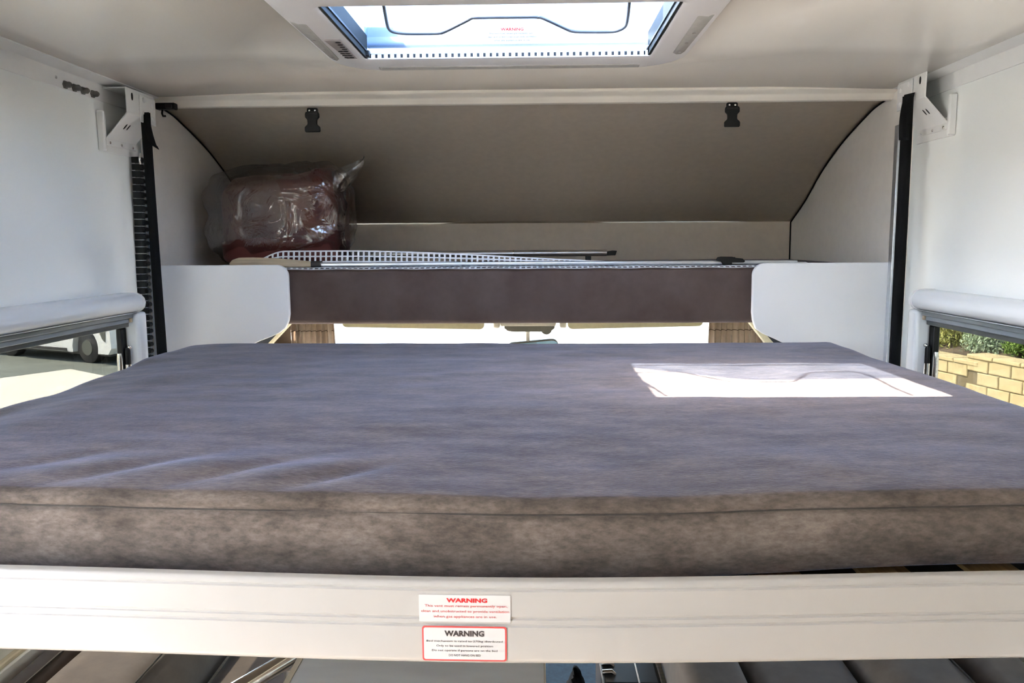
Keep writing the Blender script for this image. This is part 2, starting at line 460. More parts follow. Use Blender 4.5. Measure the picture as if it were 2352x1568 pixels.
# ------------------------------------------------------------------ windows with roller blinds
def side_window(idx, xw, s, ye, name_side):
    """s: direction into the room; ye: far end of the opening"""
    X = lambda d: xw + s * d
    def bx(mb, d0, d1, y0, y1, z0, z1):
        a, b = sorted((X(d0), X(d1))); return mb.box(a, b, y0, y1, z0, z1)
    wo = struct(bx(MB(), .0, .022, ye - 1.21, ye - .051, 1.283, 1.296).build('window_%d' % idx, 'window_alu', bevel=.002))
    bx(MB(), .0, .030, ye - 1.21, ye - .051, 1.296, 1.309).build('top_rail', 'window_alu', wo, bevel=.003)
    bx(MB(), .0, .014, ye - 1.21, ye - .034, 1.270, 1.283).build('inner_rail', 'dark_grey_track', wo, bevel=.002)
    bx(MB(), .004, .040, ye - 1.21, ye - .050, 1.3090, 1.3135).build('gasket', 'black_rubber', wo)
    bx(MB(), -.012, .006, ye - .022, ye - .004, .80, 1.295).build('jamb', 'aluminium', wo, bevel=.002)
    bx(MB(), -.016, -.004, ye - .034, ye - .024, .80, 1.275).build('inner_jamb', 'dark_grey_track', wo, bevel=.002)
    bx(MB(), .006, .012, ye - .020, ye - .008, .80, 1.295).build('seal', 'black_rubber', wo)
    bx(MB(), .0, .042, ye - .050, ye + .005, .74, 1.3105).build('side_frame', 'blind_white', wo, bevel=.010, seg=4)
    bx(MB(), .0, .042, ye - 1.26, ye - 1.21, .74, 1.3105).build('side_frame', 'blind_white', wo, bevel=.010, seg=4)
    bx(MB(), .0, .042, ye - 1.26, ye + .005, .735, .7395).build('sill', 'blind_white', wo, bevel=.010, seg=4)
    bx(MB(), .022, .027, ye - .062, ye - .051, 1.284, 1.2955).build('corner_clip', 'pale_wood', wo, bevel=.001)
    bx(MB(), -.020, -.016, ye - 1.21, ye - .0, .79, 1.30).build('pane', 'window_tint', wo)
    # stay and catch at the far end
    bx(MB(), -.014, .004, ye - .072, ye - .034, .95, 1.268).build('catch_plate', 'black_plastic', wo, bevel=.004)
    MB().tube([(X(.004), ye - .092, .82), (X(.004), ye - .092, 1.185), (X(.004), ye - .092, 1.20)], [.0075, .0075, .0055], 12).build('stay', 'steel_bright', wo, smooth=40)
    MB().tube([(X(.012), ye - .062, .82), (X(.012), ye - .062, 1.165)], .0085, 12).build('stay', 'steel_bright', wo, smooth=40)
    MB().tube([(X(.012), ye - .062, 1.165), (X(.012), ye - .062, 1.205), (X(.012), ye - .062, 1.212)], [.0075, .0075, .005], 12).build('stay_knob', 'black_plastic', wo, smooth=40)
    MB().ball((X(.018), ye - .060, 1.214), .006, 10).build('screw', 'steel_bright', wo, smooth=60)
    # roller blind cassette
    bl = thing('roller_blind', (X(.03), ye - .6, 1.312),
               'rounded white roller blind cassette above the window onto the %s' % ('parked car' if idx == 1 else 'stone wall'), 'roller blind', 'roller blind cassettes')
    P = [(0, 1.3135), (.040, 1.3135), (.052, 1.318), (.060, 1.327), (.063, 1.339), (.060, 1.351), (.052, 1.360), (.040, 1.3655), (.020, 1.367), (0, 1.367)]
    poly = [(X(a), z) for a, z in P]
    MB().prism(poly, 'y', ye - 1.28, ye - .058).build('cassette', 'blind_white', bl, smooth=50)
    poly2 = [(X(a * 1.04), 1.340 + (z - 1.340) * 1.05) for a, z in P]
    poly3 = [(X(a * .85), 1.340 + (z - 1.340) * .82) for a, z in P]
    MB().loft([[(p[0], ye - .058, p[1]) for p in poly2], [(p[0], ye - .046, p[1]) for p in poly2], [(p[0], ye - .040, p[1]) for p in poly3]], (True, True)).build('end_cap', 'white_panel', bl, smooth=40)
    MB().loft([[(p[0], ye - 1.28, p[1]) for p in poly2], [(p[0], ye - 1.292, p[1]) for p in poly2]], (True, True)).build('end_cap', 'white_panel', bl, smooth=40)
    bx(MB(), .0425, .0505, ye - 1.27, ye - .06, 1.3115, 1.3134).build('pull_bar', 'aluminium', bl)
side_window(1, XL, 1, 2.285, 'left')
side_window(2, XR, -1, 2.280, 'right')
# rear and far side windows behind the photographer
o = struct(MB().box(-.75, -.05, YB - .02, YB - .015, .95, 1.50).build('window_3', 'screen_glass'))

# ------------------------------------------------------------------ roof hatch
ha = thing('roof_hatch', (-.06, 1.70, 1.92), 'white roof hatch with grey side tracks set in the ceiling', 'roof hatch')
cxh, cyh = (HX0 + HX1) / 2, (HY0 + HY1) / 2
def hatch_ring(x0, x1, y0, y1, r, z):
    return [(p[0], p[1], z) for p in rrect(x0, x1, y0, y1, r, 8)]
OX0, OX1, OY0, OY1 = -.487, .362, 1.335, 2.062
rings = [hatch_ring(OX0, OX1, OY0, OY1, .115, 1.9465),
         hatch_ring(OX0, OX1, OY0, OY1, .115, 1.940),
         hatch_ring(OX0 + .004, OX1 - .004, OY0 + .004, OY1 - .004, .112, 1.934),
         hatch_ring(OX0 + .016, OX1 - .016, OY0 + .016, OY1 - .016, .104, 1.926),
         hatch_ring(OX0 + .032, OX1 - .032, OY0 + .03, OY1 - .03, .095, 1.921),
         hatch_ring(HX0 - .008, HX1 + .008, HY0 - .008, HY1 + .008, .016, 1.918),
         hatch_ring(HX0, HX1, HY0, HY1, .010, 1.921),
         hatch_ring(HX0, HX1, HY0, HY1, .010, 1.945)]
MB().loft(rings).build('frame', 'white_plastic', ha, smooth=35)
# tracks on both sides of the shaft, front screen with its perforated edge
for xa, xb in ((HX0 + .0005, HX0 + .006), (HX1 - .006, HX1 - .0005)):
    MB().box(xa, xb, HY0 + .002, HY1 - .002, 1.922, 1.974).build('side_track', 'hatch_track', ha, bevel=.001)
    xm = HX0 + .009 if xa < 0 else HX1 - .009
    MB().box(min(xm, xb), max(xm, xb), HY0 + .002, HY1 - .002, 1.934, 1.938).build('track_lip', 'black_plastic', ha)
    MB().box(xa, xb + (.008 if xa < 0 else 0), HY1 - .024, HY1 - .004, 1.924, 1.936).build('slider', 'black_plastic', ha, bevel=.001)
MB().box(HX0 + .01, HX1 - .01, HY1 - .010, HY1 - .004, 1.9185, 1.9215).build('screen_bar', 'white_plastic', ha, bevel=.001)
MB().box(HX0 + .012, HX1 - .012, HY1 - .005, HY1 - .002, 1.9215, 1.931).build('screen_backing', 'black_plastic', ha)
tooth = MB().box(-.0042, .0042, -.003, 0, 0, .0085); tme = tooth.mesh('screen_tooth'); tme.materials.append(MATS['net_white'])
nt_ = 43
for k in range(nt_):
    inst('screen_tooth', tme, (HX0 + .02 + (HX1 - HX0 - .04) * k / (nt_ - 1), HY1 - .005, 1.9212), ha)
MB().box(HX0 + .012, HX1 - .012, HY1 - .008, HY1 - .002, 1.9305, 1.9425).build('screen_rail', 'blind_white', ha, bevel=.002)
# upstand on the roof
up = MB()
for (x0, x1, y0, y1) in ((HX0 - .03, HX0, HY0 - .03, HY1 + .05), (HX1, HX1 + .03, HY0 - .03, HY1 + .05), (HX0, HX1, HY0 - .03, HY0), (HX0, HX1, HY1 + .025, HY1 + .05)):
    up.box(x0, x1, y0, y1, 1.945, 2.085 if x1 <= HX0 else 2.0)
up.build('upstand', 'white_plastic', ha, bevel=.003)
# lid, hinged at the front edge and raised
TH = math.radians(64); LY, LZ = HY1 + .018, 1.9435
def lid_pt(u, v, t=0):  # u across, v up the lid, t towards the room
    return (u, LY - math.cos(TH) * v - math.sin(TH) * t, LZ + math.sin(TH) * v - math.cos(TH) * t)
lr = rrect(HX0 - .02, HX1 + .02, 0, .50, .05, 6)
mb = MB(); n = len(lr)
mb.add([lid_pt(u, v, 0) for u, v in lr] + [lid_pt(u, v, -.006) for u, v in lr], [tuple(range(n)), tuple(range(2 * n - 1, n - 1, -1))] + [(i, n + i, n + (i + 1) % n, (i + 1) % n) for i in range(n)])
lid = mb.build('lid', 'lid_acrylic', ha)
for v0, v1, u0, u1 in ((.098, .103, HX0 + .06, HX1 - .05), (.108, .112, HX0 + .03, HX1 - .03)):
    mb = MB()
    mb.add([lid_pt(u, v, t) for t in (.004, .001) for (u, v) in ((u0, v0), (u1, v0), (u1, v1), (u0, v1))],
           [(0, 1, 2, 3), (7, 6, 5, 4), (0, 4, 5, 1), (1, 5, 6, 2), (2, 6, 7, 3), (3, 7, 4, 0)])
    mb.build('lid_rib', 'aluminium', lid)
# bent wire handle
hp = [(-.283, 1.584), (-.297, 1.690), (-.302, 1.735), (-.299, 1.765), (-.283, 1.779), (-.262, 1.784), (-.215, 1.785), (-.200, 1.782), (-.189, 1.773),
      (-.135, 1.690), (-.124, 1.672), (-.108, 1.667), (-.005, 1.668), (.008, 1.671), (.020, 1.680), (.072, 1.768), (.083, 1.781), (.097, 1.787),
      (.140, 1.790), (.168, 1.789), (.183, 1.775), (.191, 1.745), (.189, 1.690), (.179, 1.575)]
hp3 = curve_pts([(x, y, 1.945) for x, y in hp], 3)
hp3 = [(-.277, 1.50, 1.952)] + hp3 + [(.172, 1.50, 1.952)]
MB().tube(hp3, .0036, 8).build('handle', 'handle_steel', ha, smooth=60)
# lamps in the frame, front light strip, control pad
for pts, in_s in (([(-.470, 1.604), (-.439, 1.606), (-.446, 1.900), (-.452, 1.912), (-.462, 1.912), (-.467, 1.900)], 1),
                  ([(.309, 1.584), (.341, 1.590), (.338, 1.880), (.332, 1.890), (.320, 1.890), (.312, 1.878)], -1)):
    cx = sum(p[0] for p in pts) / len(pts); cy = sum(p[1] for p in pts) / len(pts)
    def sl_z(x): # frame face slopes up towards its outer edge
        d = min(x - OX0, OX1 - x); return 1.921 + max(0, (.032 - d)) * .33
    top = [(p[0], p[1], sl_z(p[0]) + .003) for p in pts]; low = [(p[0], p[1], sl_z(p[0]) - .0015) for p in pts]
    inn = [(cx + (p[0] - cx) * .8, cy + (p[1] - cy) * .97, sl_z(p[0]) - .0030) for p in pts]
    lamp = MB().loft([top, low, inn], (True, True)).build('lamp_lens', 'lamp_lens', ha, smooth=50)
    for k in range(3):
        yy = cy - .08 + .08 * k
        MB().tube([(cx, yy, sl_z(cx) - .0036), (cx, yy, sl_z(cx) - .0026)], .0035, 8).build('led', 'control_grey', lamp)
MB().box(-.372, .254, 1.988, 2.022, 1.918, 1.927).build('light_strip', 'lamp_lens', ha, bevel=.003)
MB().box(-.372, .254, 1.372, 1.402, 1.914, 1.923).build('light_strip', 'lamp_lens', ha, bevel=.003)
cpad = MB().prism([(-.433, 1.722), (-.399, 1.716), (-.399, 1.884), (-.424, 1.886)], 'z', 1.9165, 1.9205).build('control_pad', 'control_grey', ha, bevel=.0008)
for k in range(8):
    yy = 1.735 + k * .0195
    for xx in ((-.410, -.421) if k > 3 else (-.408,)):
        MB().add([(xx + .006 * math.cos(a), yy + .0045 * math.sin(a), z) for z in (1.9158, 1.9166) for a in [2 * PI * i / 10 for i in range(10)]],
                 [tuple(range(10))[::-1], tuple(range(10, 20))] + [(i, (i + 1) % 10, 10 + (i + 1) % 10, 10 + i) for i in range(10)]).build('button', 'black_plastic', cpad)
# warning label on the lid
LW, LH, LU, LV = .120, .038, -.049, .032
mb = MB(); q = rrect(LU - LW / 2, LU + LW / 2, LV - LH / 2, LV + LH / 2, .001, 2); n = len(q)
mb.add([lid_pt(u, v, .0012) for u, v in q] + [lid_pt(u, v, .0004) for u, v in q], [tuple(range(n))[::-1], tuple(range(n, 2 * n))] + [(i, (i + 1) % n, n + (i + 1) % n, n + i) for i in range(n)])
lab = mb.build('warning_label', 'label_paper', lid); lab['label'] = 'small white warning sticker with red heading'
VENT = ['This vent must remain permanently open,', 'clean and unobstructed to provide ventilation', 'when gas appliances are in use.']
lw_ = lambda u, v: lid_pt(LU + u, LV + v, .0016)
tw = [('WARNING', 0, .0125, .052, .0066, .03)]
t2 = [(VENT[0], -.001, .0030, .104, .0045, .008), (VENT[1], 0, -.0045, .114, .0045, .008), (VENT[2], 0, -.0120, .084, .0045, .008)]
def no_sub(lines, m, par, f, nm='lettering'): return lettering(lines, m, par, f, nm)
# the sticker is a sub-part, its print is carried by the lid as flat sub-parts too
no_sub(tw, 'ink_red', lid, lw_, 'sticker_heading'); no_sub(t2, 'ink_black', lid, lw_, 'sticker_print')

# ------------------------------------------------------------------ drop-down bed
def sag(x): return .016 * (1 - math.exp(-((x + .02) / .5) ** 2))
BX0, BX1 = -1.03, .90
bed = thing('drop_down_bed', (-.06, 1.5, 1.02), 'drop-down bed frame with cream white front rail, wooden slats and warning stickers', 'bed frame')
rp = [(.874, 1.025), (.868, 1.025), (.8635, 1.0262), (.861, 1.029), (.860, 1.033), (.860, 1.0700), (.8614, 1.0712), (.8614, 1.0735), (.8602, 1.0745),
      (.8602, 1.0785), (.8614, 1.0795), (.8614, 1.0818), (.860, 1.0830), (.860, 1.1120), (.8616, 1.1135), (.8616, 1.1155), (.8604, 1.1165),
      (.8606, 1.1195), (.8620, 1.1220), (.8645, 1.1232), (.874, 1.1232)]
rings = []
for k in range(49):
    x = BX0 + (BX1 - BX0) * k / 48
    rings.append([(x, y, z + sag(x)) for y, z in rp])
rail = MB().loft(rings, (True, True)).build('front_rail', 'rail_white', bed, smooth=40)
MB().box(BX0 + .032, BX1 - .032, .876, 2.258, 1.060, 1.066).build('gap_shade_panel', 'curtain_dark', bed)  # dark sheet added so the gaps between the slats look shaded
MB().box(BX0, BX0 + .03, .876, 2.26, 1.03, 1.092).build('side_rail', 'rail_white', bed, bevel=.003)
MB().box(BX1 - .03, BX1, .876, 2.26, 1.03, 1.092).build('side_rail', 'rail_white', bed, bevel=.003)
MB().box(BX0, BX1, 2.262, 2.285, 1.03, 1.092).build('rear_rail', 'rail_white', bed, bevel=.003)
slm = MB().prism([(-.032, 0), (-.030, -.002), (-.010, .0035), (.010, .0035), (.030, -.002), (.032, 0), (.030, .004), (.010, .0085), (-.010, .0085), (-.030, .004)], 'y', .876, 2.260)
sme2 = slm.mesh('slat'); sme2.materials.append(MATS['slat_wood'])
for k in range(-10, 5):
    x = .291 + .1315 * k
    if BX0 + .05 < x < BX1 - .05:
        inst('slat', sme2, (x, 0, 1.0945 + sag(x) * .55), bed)
# stickers on the front rail
def rail_pt(u, v, d=0): return (u, .860 - d, v + sag(u))
def sticker(x0, x1, z0, z1, m, d, r, name, par):
    q = rrect(x0, x1, z0, z1, r, 4); n = len(q)
    return MB().add([rail_pt(u, v, d) for u, v in q] + [rail_pt(u, v, 0.00005) for u, v in q],
                    [tuple(range(n))[::-1], tuple(range(n, 2 * n))] + [(i, (i + 1) % n, n + (i + 1) % n, n + i) for i in range(n)]).build(name, m, par)
s1 = sticker(-.1305, -.0275, 1.0765, 1.1080, 'label_paper', .0006, .0008, 'warning_label', bed); s1['label'] = 'white sticker with red warning text'
c1 = -.0785
lettering([('WARNING', c1 + .002, 1.1020, .046, .0052, .045)], 'ink_red', s1, lambda u, v: rail_pt(u, v, .0008), 'heading')
lettering([(VENT[0], c1 + .001, 1.0950, .093, .0038, .004), (VENT[1], c1, 1.0887, .099, .0038, .004), (VENT[2], c1, 1.0825, .071, .0038, .004)],
          'ink_pink', s1, lambda u, v: rail_pt(u, v, .0008), 'small_print')
s2 = sticker(-.1275, -.0320, 1.0300, 1.0712, 'ink_pink', .0006, .003, 'warning_label', bed); s2['label'] = 'white sticker with black warning text and red border'
sticker(-.1257, -.0338, 1.0318, 1.0694, 'label_paper', .0008, .0022, 'sticker_face', s2)
lettering([('WARNING', -.0798, 1.0630, .0450, .0070, .045)], 'ink_black', s2, lambda u, v: rail_pt(u, v, .0010), 'heading')
lettering([('Bed mechanism is rated to 270kg distributed', -.0795, 1.0535, .086, .0030, .006), ('Only to be used in lowered position', -.0795, 1.0479, .064, .0030, .006),
           ('Do not operate if persons are on the bed', -.0795, 1.0424, .074, .0030, .006), ('DO NOT HANG ON BED', -.0795, 1.0370, .036, .0026, .006)],
          'ink_black', s2, lambda u, v: rail_pt(u, v, .0010), 'small_print')

# mattress on the bed
MX0, MX1, MY0, MY1, MZ0, MZ1 = -1.012, .858, .880, 2.285, 1.105, 1.216
def front_y(x, s):
    # front face, s from bottom (0) to the rounded top edge (1); bellied, with a groove at the seam
    return .897 + .003 * math.sin(x * 3.1) + .010 * (1 - s) ** 3 - .006 * math.sin(PI * min(1, s * 1.05)) + .0035 * math.exp(-((s - .93) / .035) ** 2) + .002 * vnoise(x * 7, s * 3, 15)
def build_mattress():
    nu, nv = 150, 100
    # cross-section parameter: run around in depth from bottom front over the top to bottom rear
    secs = []
    r = .013
    side = []
    ft = MZ1 - r; nb = 40
    for k in range(nb + 1): side.append(('f', k / nb))
    for k in range(1, 9): side.append(('fr', k / 9))
    for k in range(nv + 1): side.append(('t', k / nv))
    for k in range(1, 9): side.append(('rr', k / 9))
    for k in range(nb + 1): side.append(('r', k / nb))
    rows = []
    for i in range(nu + 1):
        # cluster columns near the two ends for the rounded sides
        t = i / nu; x = MX0 + (MX1 - MX0) * t
        dxe = min(x - MX0, MX1 - x)
        edge = math.sqrt(max(0, 1 - (1 - min(1, dxe / .035)) ** 2))   # 0 at the very side, 1 inside
        row = []
        for kind, s in side:
            yb0 = front_y(x, 1.0); yb1 = MY1
            zb = MZ0 + sag(x) * .65 + .015 * smooth01((x - .05) / .45) * (1 if kind in 'ffr' else 0)
            zt = MZ1
            if kind == 'f':
                y = front_y(x, s); z = zb + (zt - r - zb) * s
            elif kind == 'fr':
                a = s * PI / 2; y = yb0 + r * (1 - math.cos(a)) ; z = zt - r + r * math.sin(a)
            elif kind == 't':
                y = yb0 + r + (yb1 - yb0 - 2 * r) * s; z = zt
            elif kind == 'rr':
                a = s * PI / 2; y = yb1 - r + r * math.sin(a); z = zt - r + r * math.cos(a)
            else:
                y = yb1; z = zt - r + (MZ0 - zt + r) * s
            if kind in ('fr', 't', 'rr', 'f'):
                wgt = 1.0 if kind != 'f' else s
                near = 1 - smooth01((y - .95) / .55)
                z += wgt * (near * (sag(x) - .009) )
                # softer, lower towards the left front edge
                z -= wgt * .020 * smooth01((-.80 - x) / .2) * smooth01((2.15 - y) / .6)
                z += wgt * .0022 * vnoise(x * 5, y * 7, 3) + wgt * .0010 * vnoise(x * 13, y * 16, 4)
                # creases that run back from the front left seam
                cr = smooth01((-.12 - x) / .15) * smooth01((x + .75) / .2) * math.exp(-((y - .99) / .07) ** 2)
                ph = x * 1.0 + (y - .93) * -.9
                z += wgt * cr * .0080 * (abs(math.sin(ph * 22)) ** .6 - .5) * (.5 + .5 * vnoise(ph * 9, 2.5, 6) + .5)
                # crumpled left edge
                z += wgt * .006 * smooth01((-.90 - x) / .1) * vnoise(y * 11, x * 9, 9)
            if edge < 1:
                zc = MZ1 - .035
                if z > zc: z = zc + (z - zc) * edge
            row.append((x, y, z))
        rows.append(row)
    mb = MB(); mb.sheet(rows)
    n = len(side)
    # close the two sides and the bottom
    k0 = 0; last = nu * n
    for base in (0, last):
        bot = list(range(base, base + n))
        mb.f.append(tuple(bot if base == 0 else bot[::-1]))
    for i in range(nu):
        mb.f.append((i * n, i * n + n - 1, (i + 1) * n + n - 1, (i + 1) * n))
    m = mb.build('mattress', 'mattress_fabric', loc=(-.07, 1.55, MZ0), smooth=70)
    tag(m, 'thick grey-brown fabric mattress lying on the drop-down bed', 'mattress')
    pts = []
    for i in range(0, 121):
        x = MX0 + .02 + (MX1 - MX0 - .04) * i / 120
        zb = MZ0 + sag(x) * .65 + .015 * smooth01((x - .05) / .45)
        ss = .93; z = zb + (MZ1 - .013 - zb) * ss + ss * (sag(x) - .009)
        pts.append((x, front_y(x, ss) - .0004, z))
    MB().tube(pts, .0012, 6).build('seam', 'seam_thread', m, smooth=60)
    return m
mattress = build_mattress()

# ------------------------------------------------------------------ lifting gear: brackets, straps, guides
def bracket(side):
    s = 1 if side == 'l' else -1; xw = XL if s > 0 else XR; dz = 0 if s > 0 else .019
    X = lambda d: xw + s * d
    t = thing('bed_bracket', (X(.03), 2.27, 1.76 + dz),
              'white folded steel bed bracket on the wall above the %s' % ('black cable chain' if s > 0 else 'aluminium guide rail'), 'bracket', 'white bed lift brackets')
    pr = [(.004, 1.921), (.068, 1.921), (.069, 1.853), (.008, 1.787), (.0075, 1.769)]
    def off(pr, th):  # inner line of the folded sheet
        return [(.004, 1.9175), (.0645, 1.9175), (.0655, 1.8545), (.0045, 1.7885), (.004, 1.769)]
    poly = [(X(a), z + dz) for a, z in pr] + [(X(a), z + dz) for a, z in reversed(off(pr, .003))]
    body = MB().prism(poly, 'y', 2.195, 2.355).build('body', 'white_steel', t, bevel=.0012)
    # slots pressed into the leg and the slope
    def slot(d, z, y, l, ax, th=.0045):
        dx, dzz = ax
        c = Vector((X(d), y, z + dz)); dr = Vector((s * dx, 0, dzz)).normalized()
        nrm = Vector((s * dzz, 0, -dx)).normalized()
        if nrm.x * s < 0: nrm = -nrm
        pts = []
        for k in range(12):
            a = 2 * PI * k / 12
            pts.append(c + dr * (math.sin(a) * l) + Vector((0, 1, 0)) * (math.cos(a) * th))
        MB().add([p + nrm * .0007 for p in pts] + [p - nrm * .0003 for p in pts],
                 [tuple(range(12)), tuple(range(23, 11, -1))] + [(i, 12 + i, 12 + (i + 1) % 12, (i + 1) % 12) for i in range(12)]).build('slot', 'black_plastic', body)
    slot(.0688, 1.900, 2.225, .010, (0, 1))
    slot(.040, 1.8215, 2.235, .009, (.061, .066), .0028)
    slot(.040, 1.8215, 2.252, .009, (.061, .066), .0028)
    slot(.0688, 1.890, 2.348, .008, (0, 1), .003)
    a, b = sorted((X(.0), X(.005)))
    pl = MB().box(a, b, 2.165, 2.368, 1.750 + dz, 1.800 + dz).build('wall_plate', 'white_steel', t, bevel=.001)
    a2, b2 = sorted((X(.0), X(.020)))
    MB().box(a2, b2, 2.160, 2.172, 1.750 + dz, 1.855 + dz).build('plate_lip', 'white_steel', t, bevel=.004, seg=3)
    for y in (2.21, 2.27, 2.335):
        inst('rivet', sme, (X(.0085), y, 1.776 + dz), t)
    a3, b3 = sorted((X(.069), X(.0725)))
    p2 = MB().prism([(2.262, 1.838 + dz), (2.352, 1.838 + dz), (2.352, 1.912 + dz), (2.262, 1.912 + dz)], 'x', a3, b3).build('hanger_plate', 'white_steel', t, bevel=.002)
    riv = MB().ball((0, 0, 0), .0075, 12, (.45, 1, 1)).mesh('rivet', smooth=60); riv.materials.append(MATS['white_steel'])
    for y, z in ((2.282, 1.900), (2.330, 1.892), (2.282, 1.865), (2.330, 1.855)):
        inst('rivet', riv, (X(.0735), y, z + dz), t)
    # side gusset behind the hanger plate
    a4, b4 = sorted((X(.004), X(.0685)))
    MB().box(a4, b4, 2.352, 2.355, 1.86 + dz, 1.9175 + dz).build('gusset', 'white_steel', t)
    return t
bracket('l'); bracket('r')

def strap(side):
    lft = side == 'l'
    if lft: top, bot, y0, y1, wd = (-1.086, 1.866), (-1.078, 1.10), 2.285, 2.285, .028
    else: top, bot, y0, y1, wd = (1.003, 1.882), (1.006, 1.10), 2.250, 2.250, .029
    t = thing('lift_strap', (bot[0], y0, bot[1]),
              'black webbing lift strap hanging from the bracket beside the %s' % ('cable chain' if lft else 'window onto the stone wall'), 'strap', 'black bed lift straps')
    rows = []
    for k in range(25):
        f = k / 24; z = top[1] + (bot[1] - top[1]) * f; x = top[0] + (bot[0] - top[0]) * f
        tw = .002 * math.sin(f * 5)
        rows.append([(x - wd / 2, y0 + tw, z), (x + wd / 2, y0 - tw, z)])
    MB().sheet(rows).build('webbing', 'black_web', t, solid=.0018, smooth=60)
    # loose tail folded over in front
    rows = []
    if lft:
        for k in range(13):
            f = k / 12; z = 1.866 - .100 * f + (.006 * f if f > .9 else 0); x = top[0] + .030 * f ** 1.5 + .003
            yy = y0 - .006 - .016 * math.sin(f * PI * .5) ** 2
            rows.append([(x - wd * .42, yy, z + .004 * f), (x + wd * .42, yy - .004, z - .010 * f)])
    else:
        for k in range(13):
            f = k / 12; z = 1.885 - .118 * f; x = top[0] - .010 * math.sin(f * PI) - .008 * f
            yy = y0 - .006 - .012 * math.sin(f * PI)
            rows.append([(x - wd * .46, yy, z), (x + wd * .46, yy - .003, z + .006 * (1 - f))])
    MB().sheet(rows).build('tail', 'black_web', t, solid=.002, smooth=60)
    MB().box(bot[0] - .018, bot[0] + .018, y0 - .004, y0 + .004, 1.085, 1.105).build('anchor_plate', 'steel_brushed', t, bevel=.001)
strap('l'); strap('r')

# black cable chain beside the left strap
ch = thing('cable_chain', (-1.139, 2.335, 1.08), 'black plastic cable chain of small links running down the wall by the window', 'cable chain')
lk = MB()
lk.box(-.017, .006, -.011, -.007, -.0085, .0085); lk.box(-.017, .006, .007, .011, -.0085, .0085)
lk.box(-.017, -.014, -.0075, .0075, -.006, .0065); lk.box(.003, .006, -.0075, .0075, -.004, .0075)
lk.tube([(.010, -.010, 0), (.010, .010, 0)], .0068, 10)
lk.tube([(.010, -.0125, 0), (.010, -.010, 0)], .0035, 8)
lme = lk.mesh('link', smooth=40); lme.materials.append(MATS['black_plastic'])
for k in range(34):
    inst('link', lme, (-1.136 - .0004 * k, 2.335 + .001 * (k % 2), 1.742 - .0198 * k), ch)
MB().tube([(-1.130, 2.330, 1.76), (-1.128, 2.322, 1.745), (-1.130, 2.328, 1.73)], .003, 6).build('wire_end', 'steel_bright', ch, smooth=60)
# guide rails on the posts
for sd in ('l', 'r'):
    if sd == 'l':
        t = thing('guide_rail', (-1.13, 2.385, .9), 'slim aluminium guide rail behind the cable chain', 'guide rail', 'bed guide rails')
        x0, z1 = -1.143, 1.80
    else:
        t = thing('guide_rail', (1.045, 2.385, .9), 'slim aluminium guide rail on the post beside the white end panel', 'guide rail', 'bed guide rails')
        x0, z1 = 1.035, 1.826
    MB().box(x0, x0 + .007, 2.372, 2.396, .90, z1).build('flange', 'aluminium', t, bevel=.0015)
    MB().box(x0 + .007, x0 + .013, 2.380, 2.396, .90, z1).build('channel', 'black_rubber', t)
    MB().box(x0 + .013, x0 + .019, 2.372, 2.396, .90, z1).build('flange', 'aluminium', t, bevel=.0015)

# black hook at the left end of the ceiling trim
hk = thing('cable_hook', (-1.085, 2.425, 1.895), 'small black hook under the ceiling corner beside the bed bracket', 'hook')
MB().box(-1.118, -1.060, 2.415, 2.440, 1.897, 1.916).build('base', 'black_plastic', hk, bevel=.003)
MB().tube([(-1.100, 2.425, 1.898), (-1.102, 2.424, 1.886), (-1.098, 2.422, 1.878), (-1.090, 2.421, 1.878)], .003, 8).build('hook_arm', 'black_plastic', hk, smooth=60)
MB().box(-1.085, -1.066, 2.408, 2.416, 1.899, 1.910).build('clip', 'black_rubber', hk, bevel=.001)

# buckles hanging from the trim
def buckle(x, zt, word):
    t = thing('strap_buckle', (x, 2.52, zt - .065), 'black side-release buckle hanging from the ceiling trim %s' % word, 'buckle', 'black buckles under the ceiling trim')
    y = 2.490
    o = MB().prism(rrect(x - .0165, x + .0165, zt - .018, zt, .005, 4), 'y', y - .004, y + .004).build('mount', 'black_plastic', t, bevel=.001)
    for dx in (-.0085, .0085):
        inst('rivet', sme, (x + dx, y - .0045, zt - .008), t, rot=(0, 0, PI / 2), scale=(.7, .7, .7))
    P = [(.019, 0), (.0215, -.006), (.0215, -.016), (.0165, -.021), (.0148, -.024), (.0142, -.034), (.0155, -.038), (.0215, -.043), (.0232, -.046), (.0232, -.057), (.021, -.0595)]
    poly = [(x + a, zt - .0125 + b) for a, b in P] + [(x - a, zt - .0125 + b) for a, b in reversed(P)]
    MB().prism(poly, 'y', y - .010, y).build('body', 'black_plastic', t, bevel=.0015)
    MB().box(x - .016, x + .016, y - .012, y - .008, zt - .0205, zt - .0160).build('bar', 'black_rubber', t, bevel=.001)
buckle(-.670, 1.908, 'above the bagged blanket')
buckle(.592, 1.911, 'far to the right of the bagged blanket')

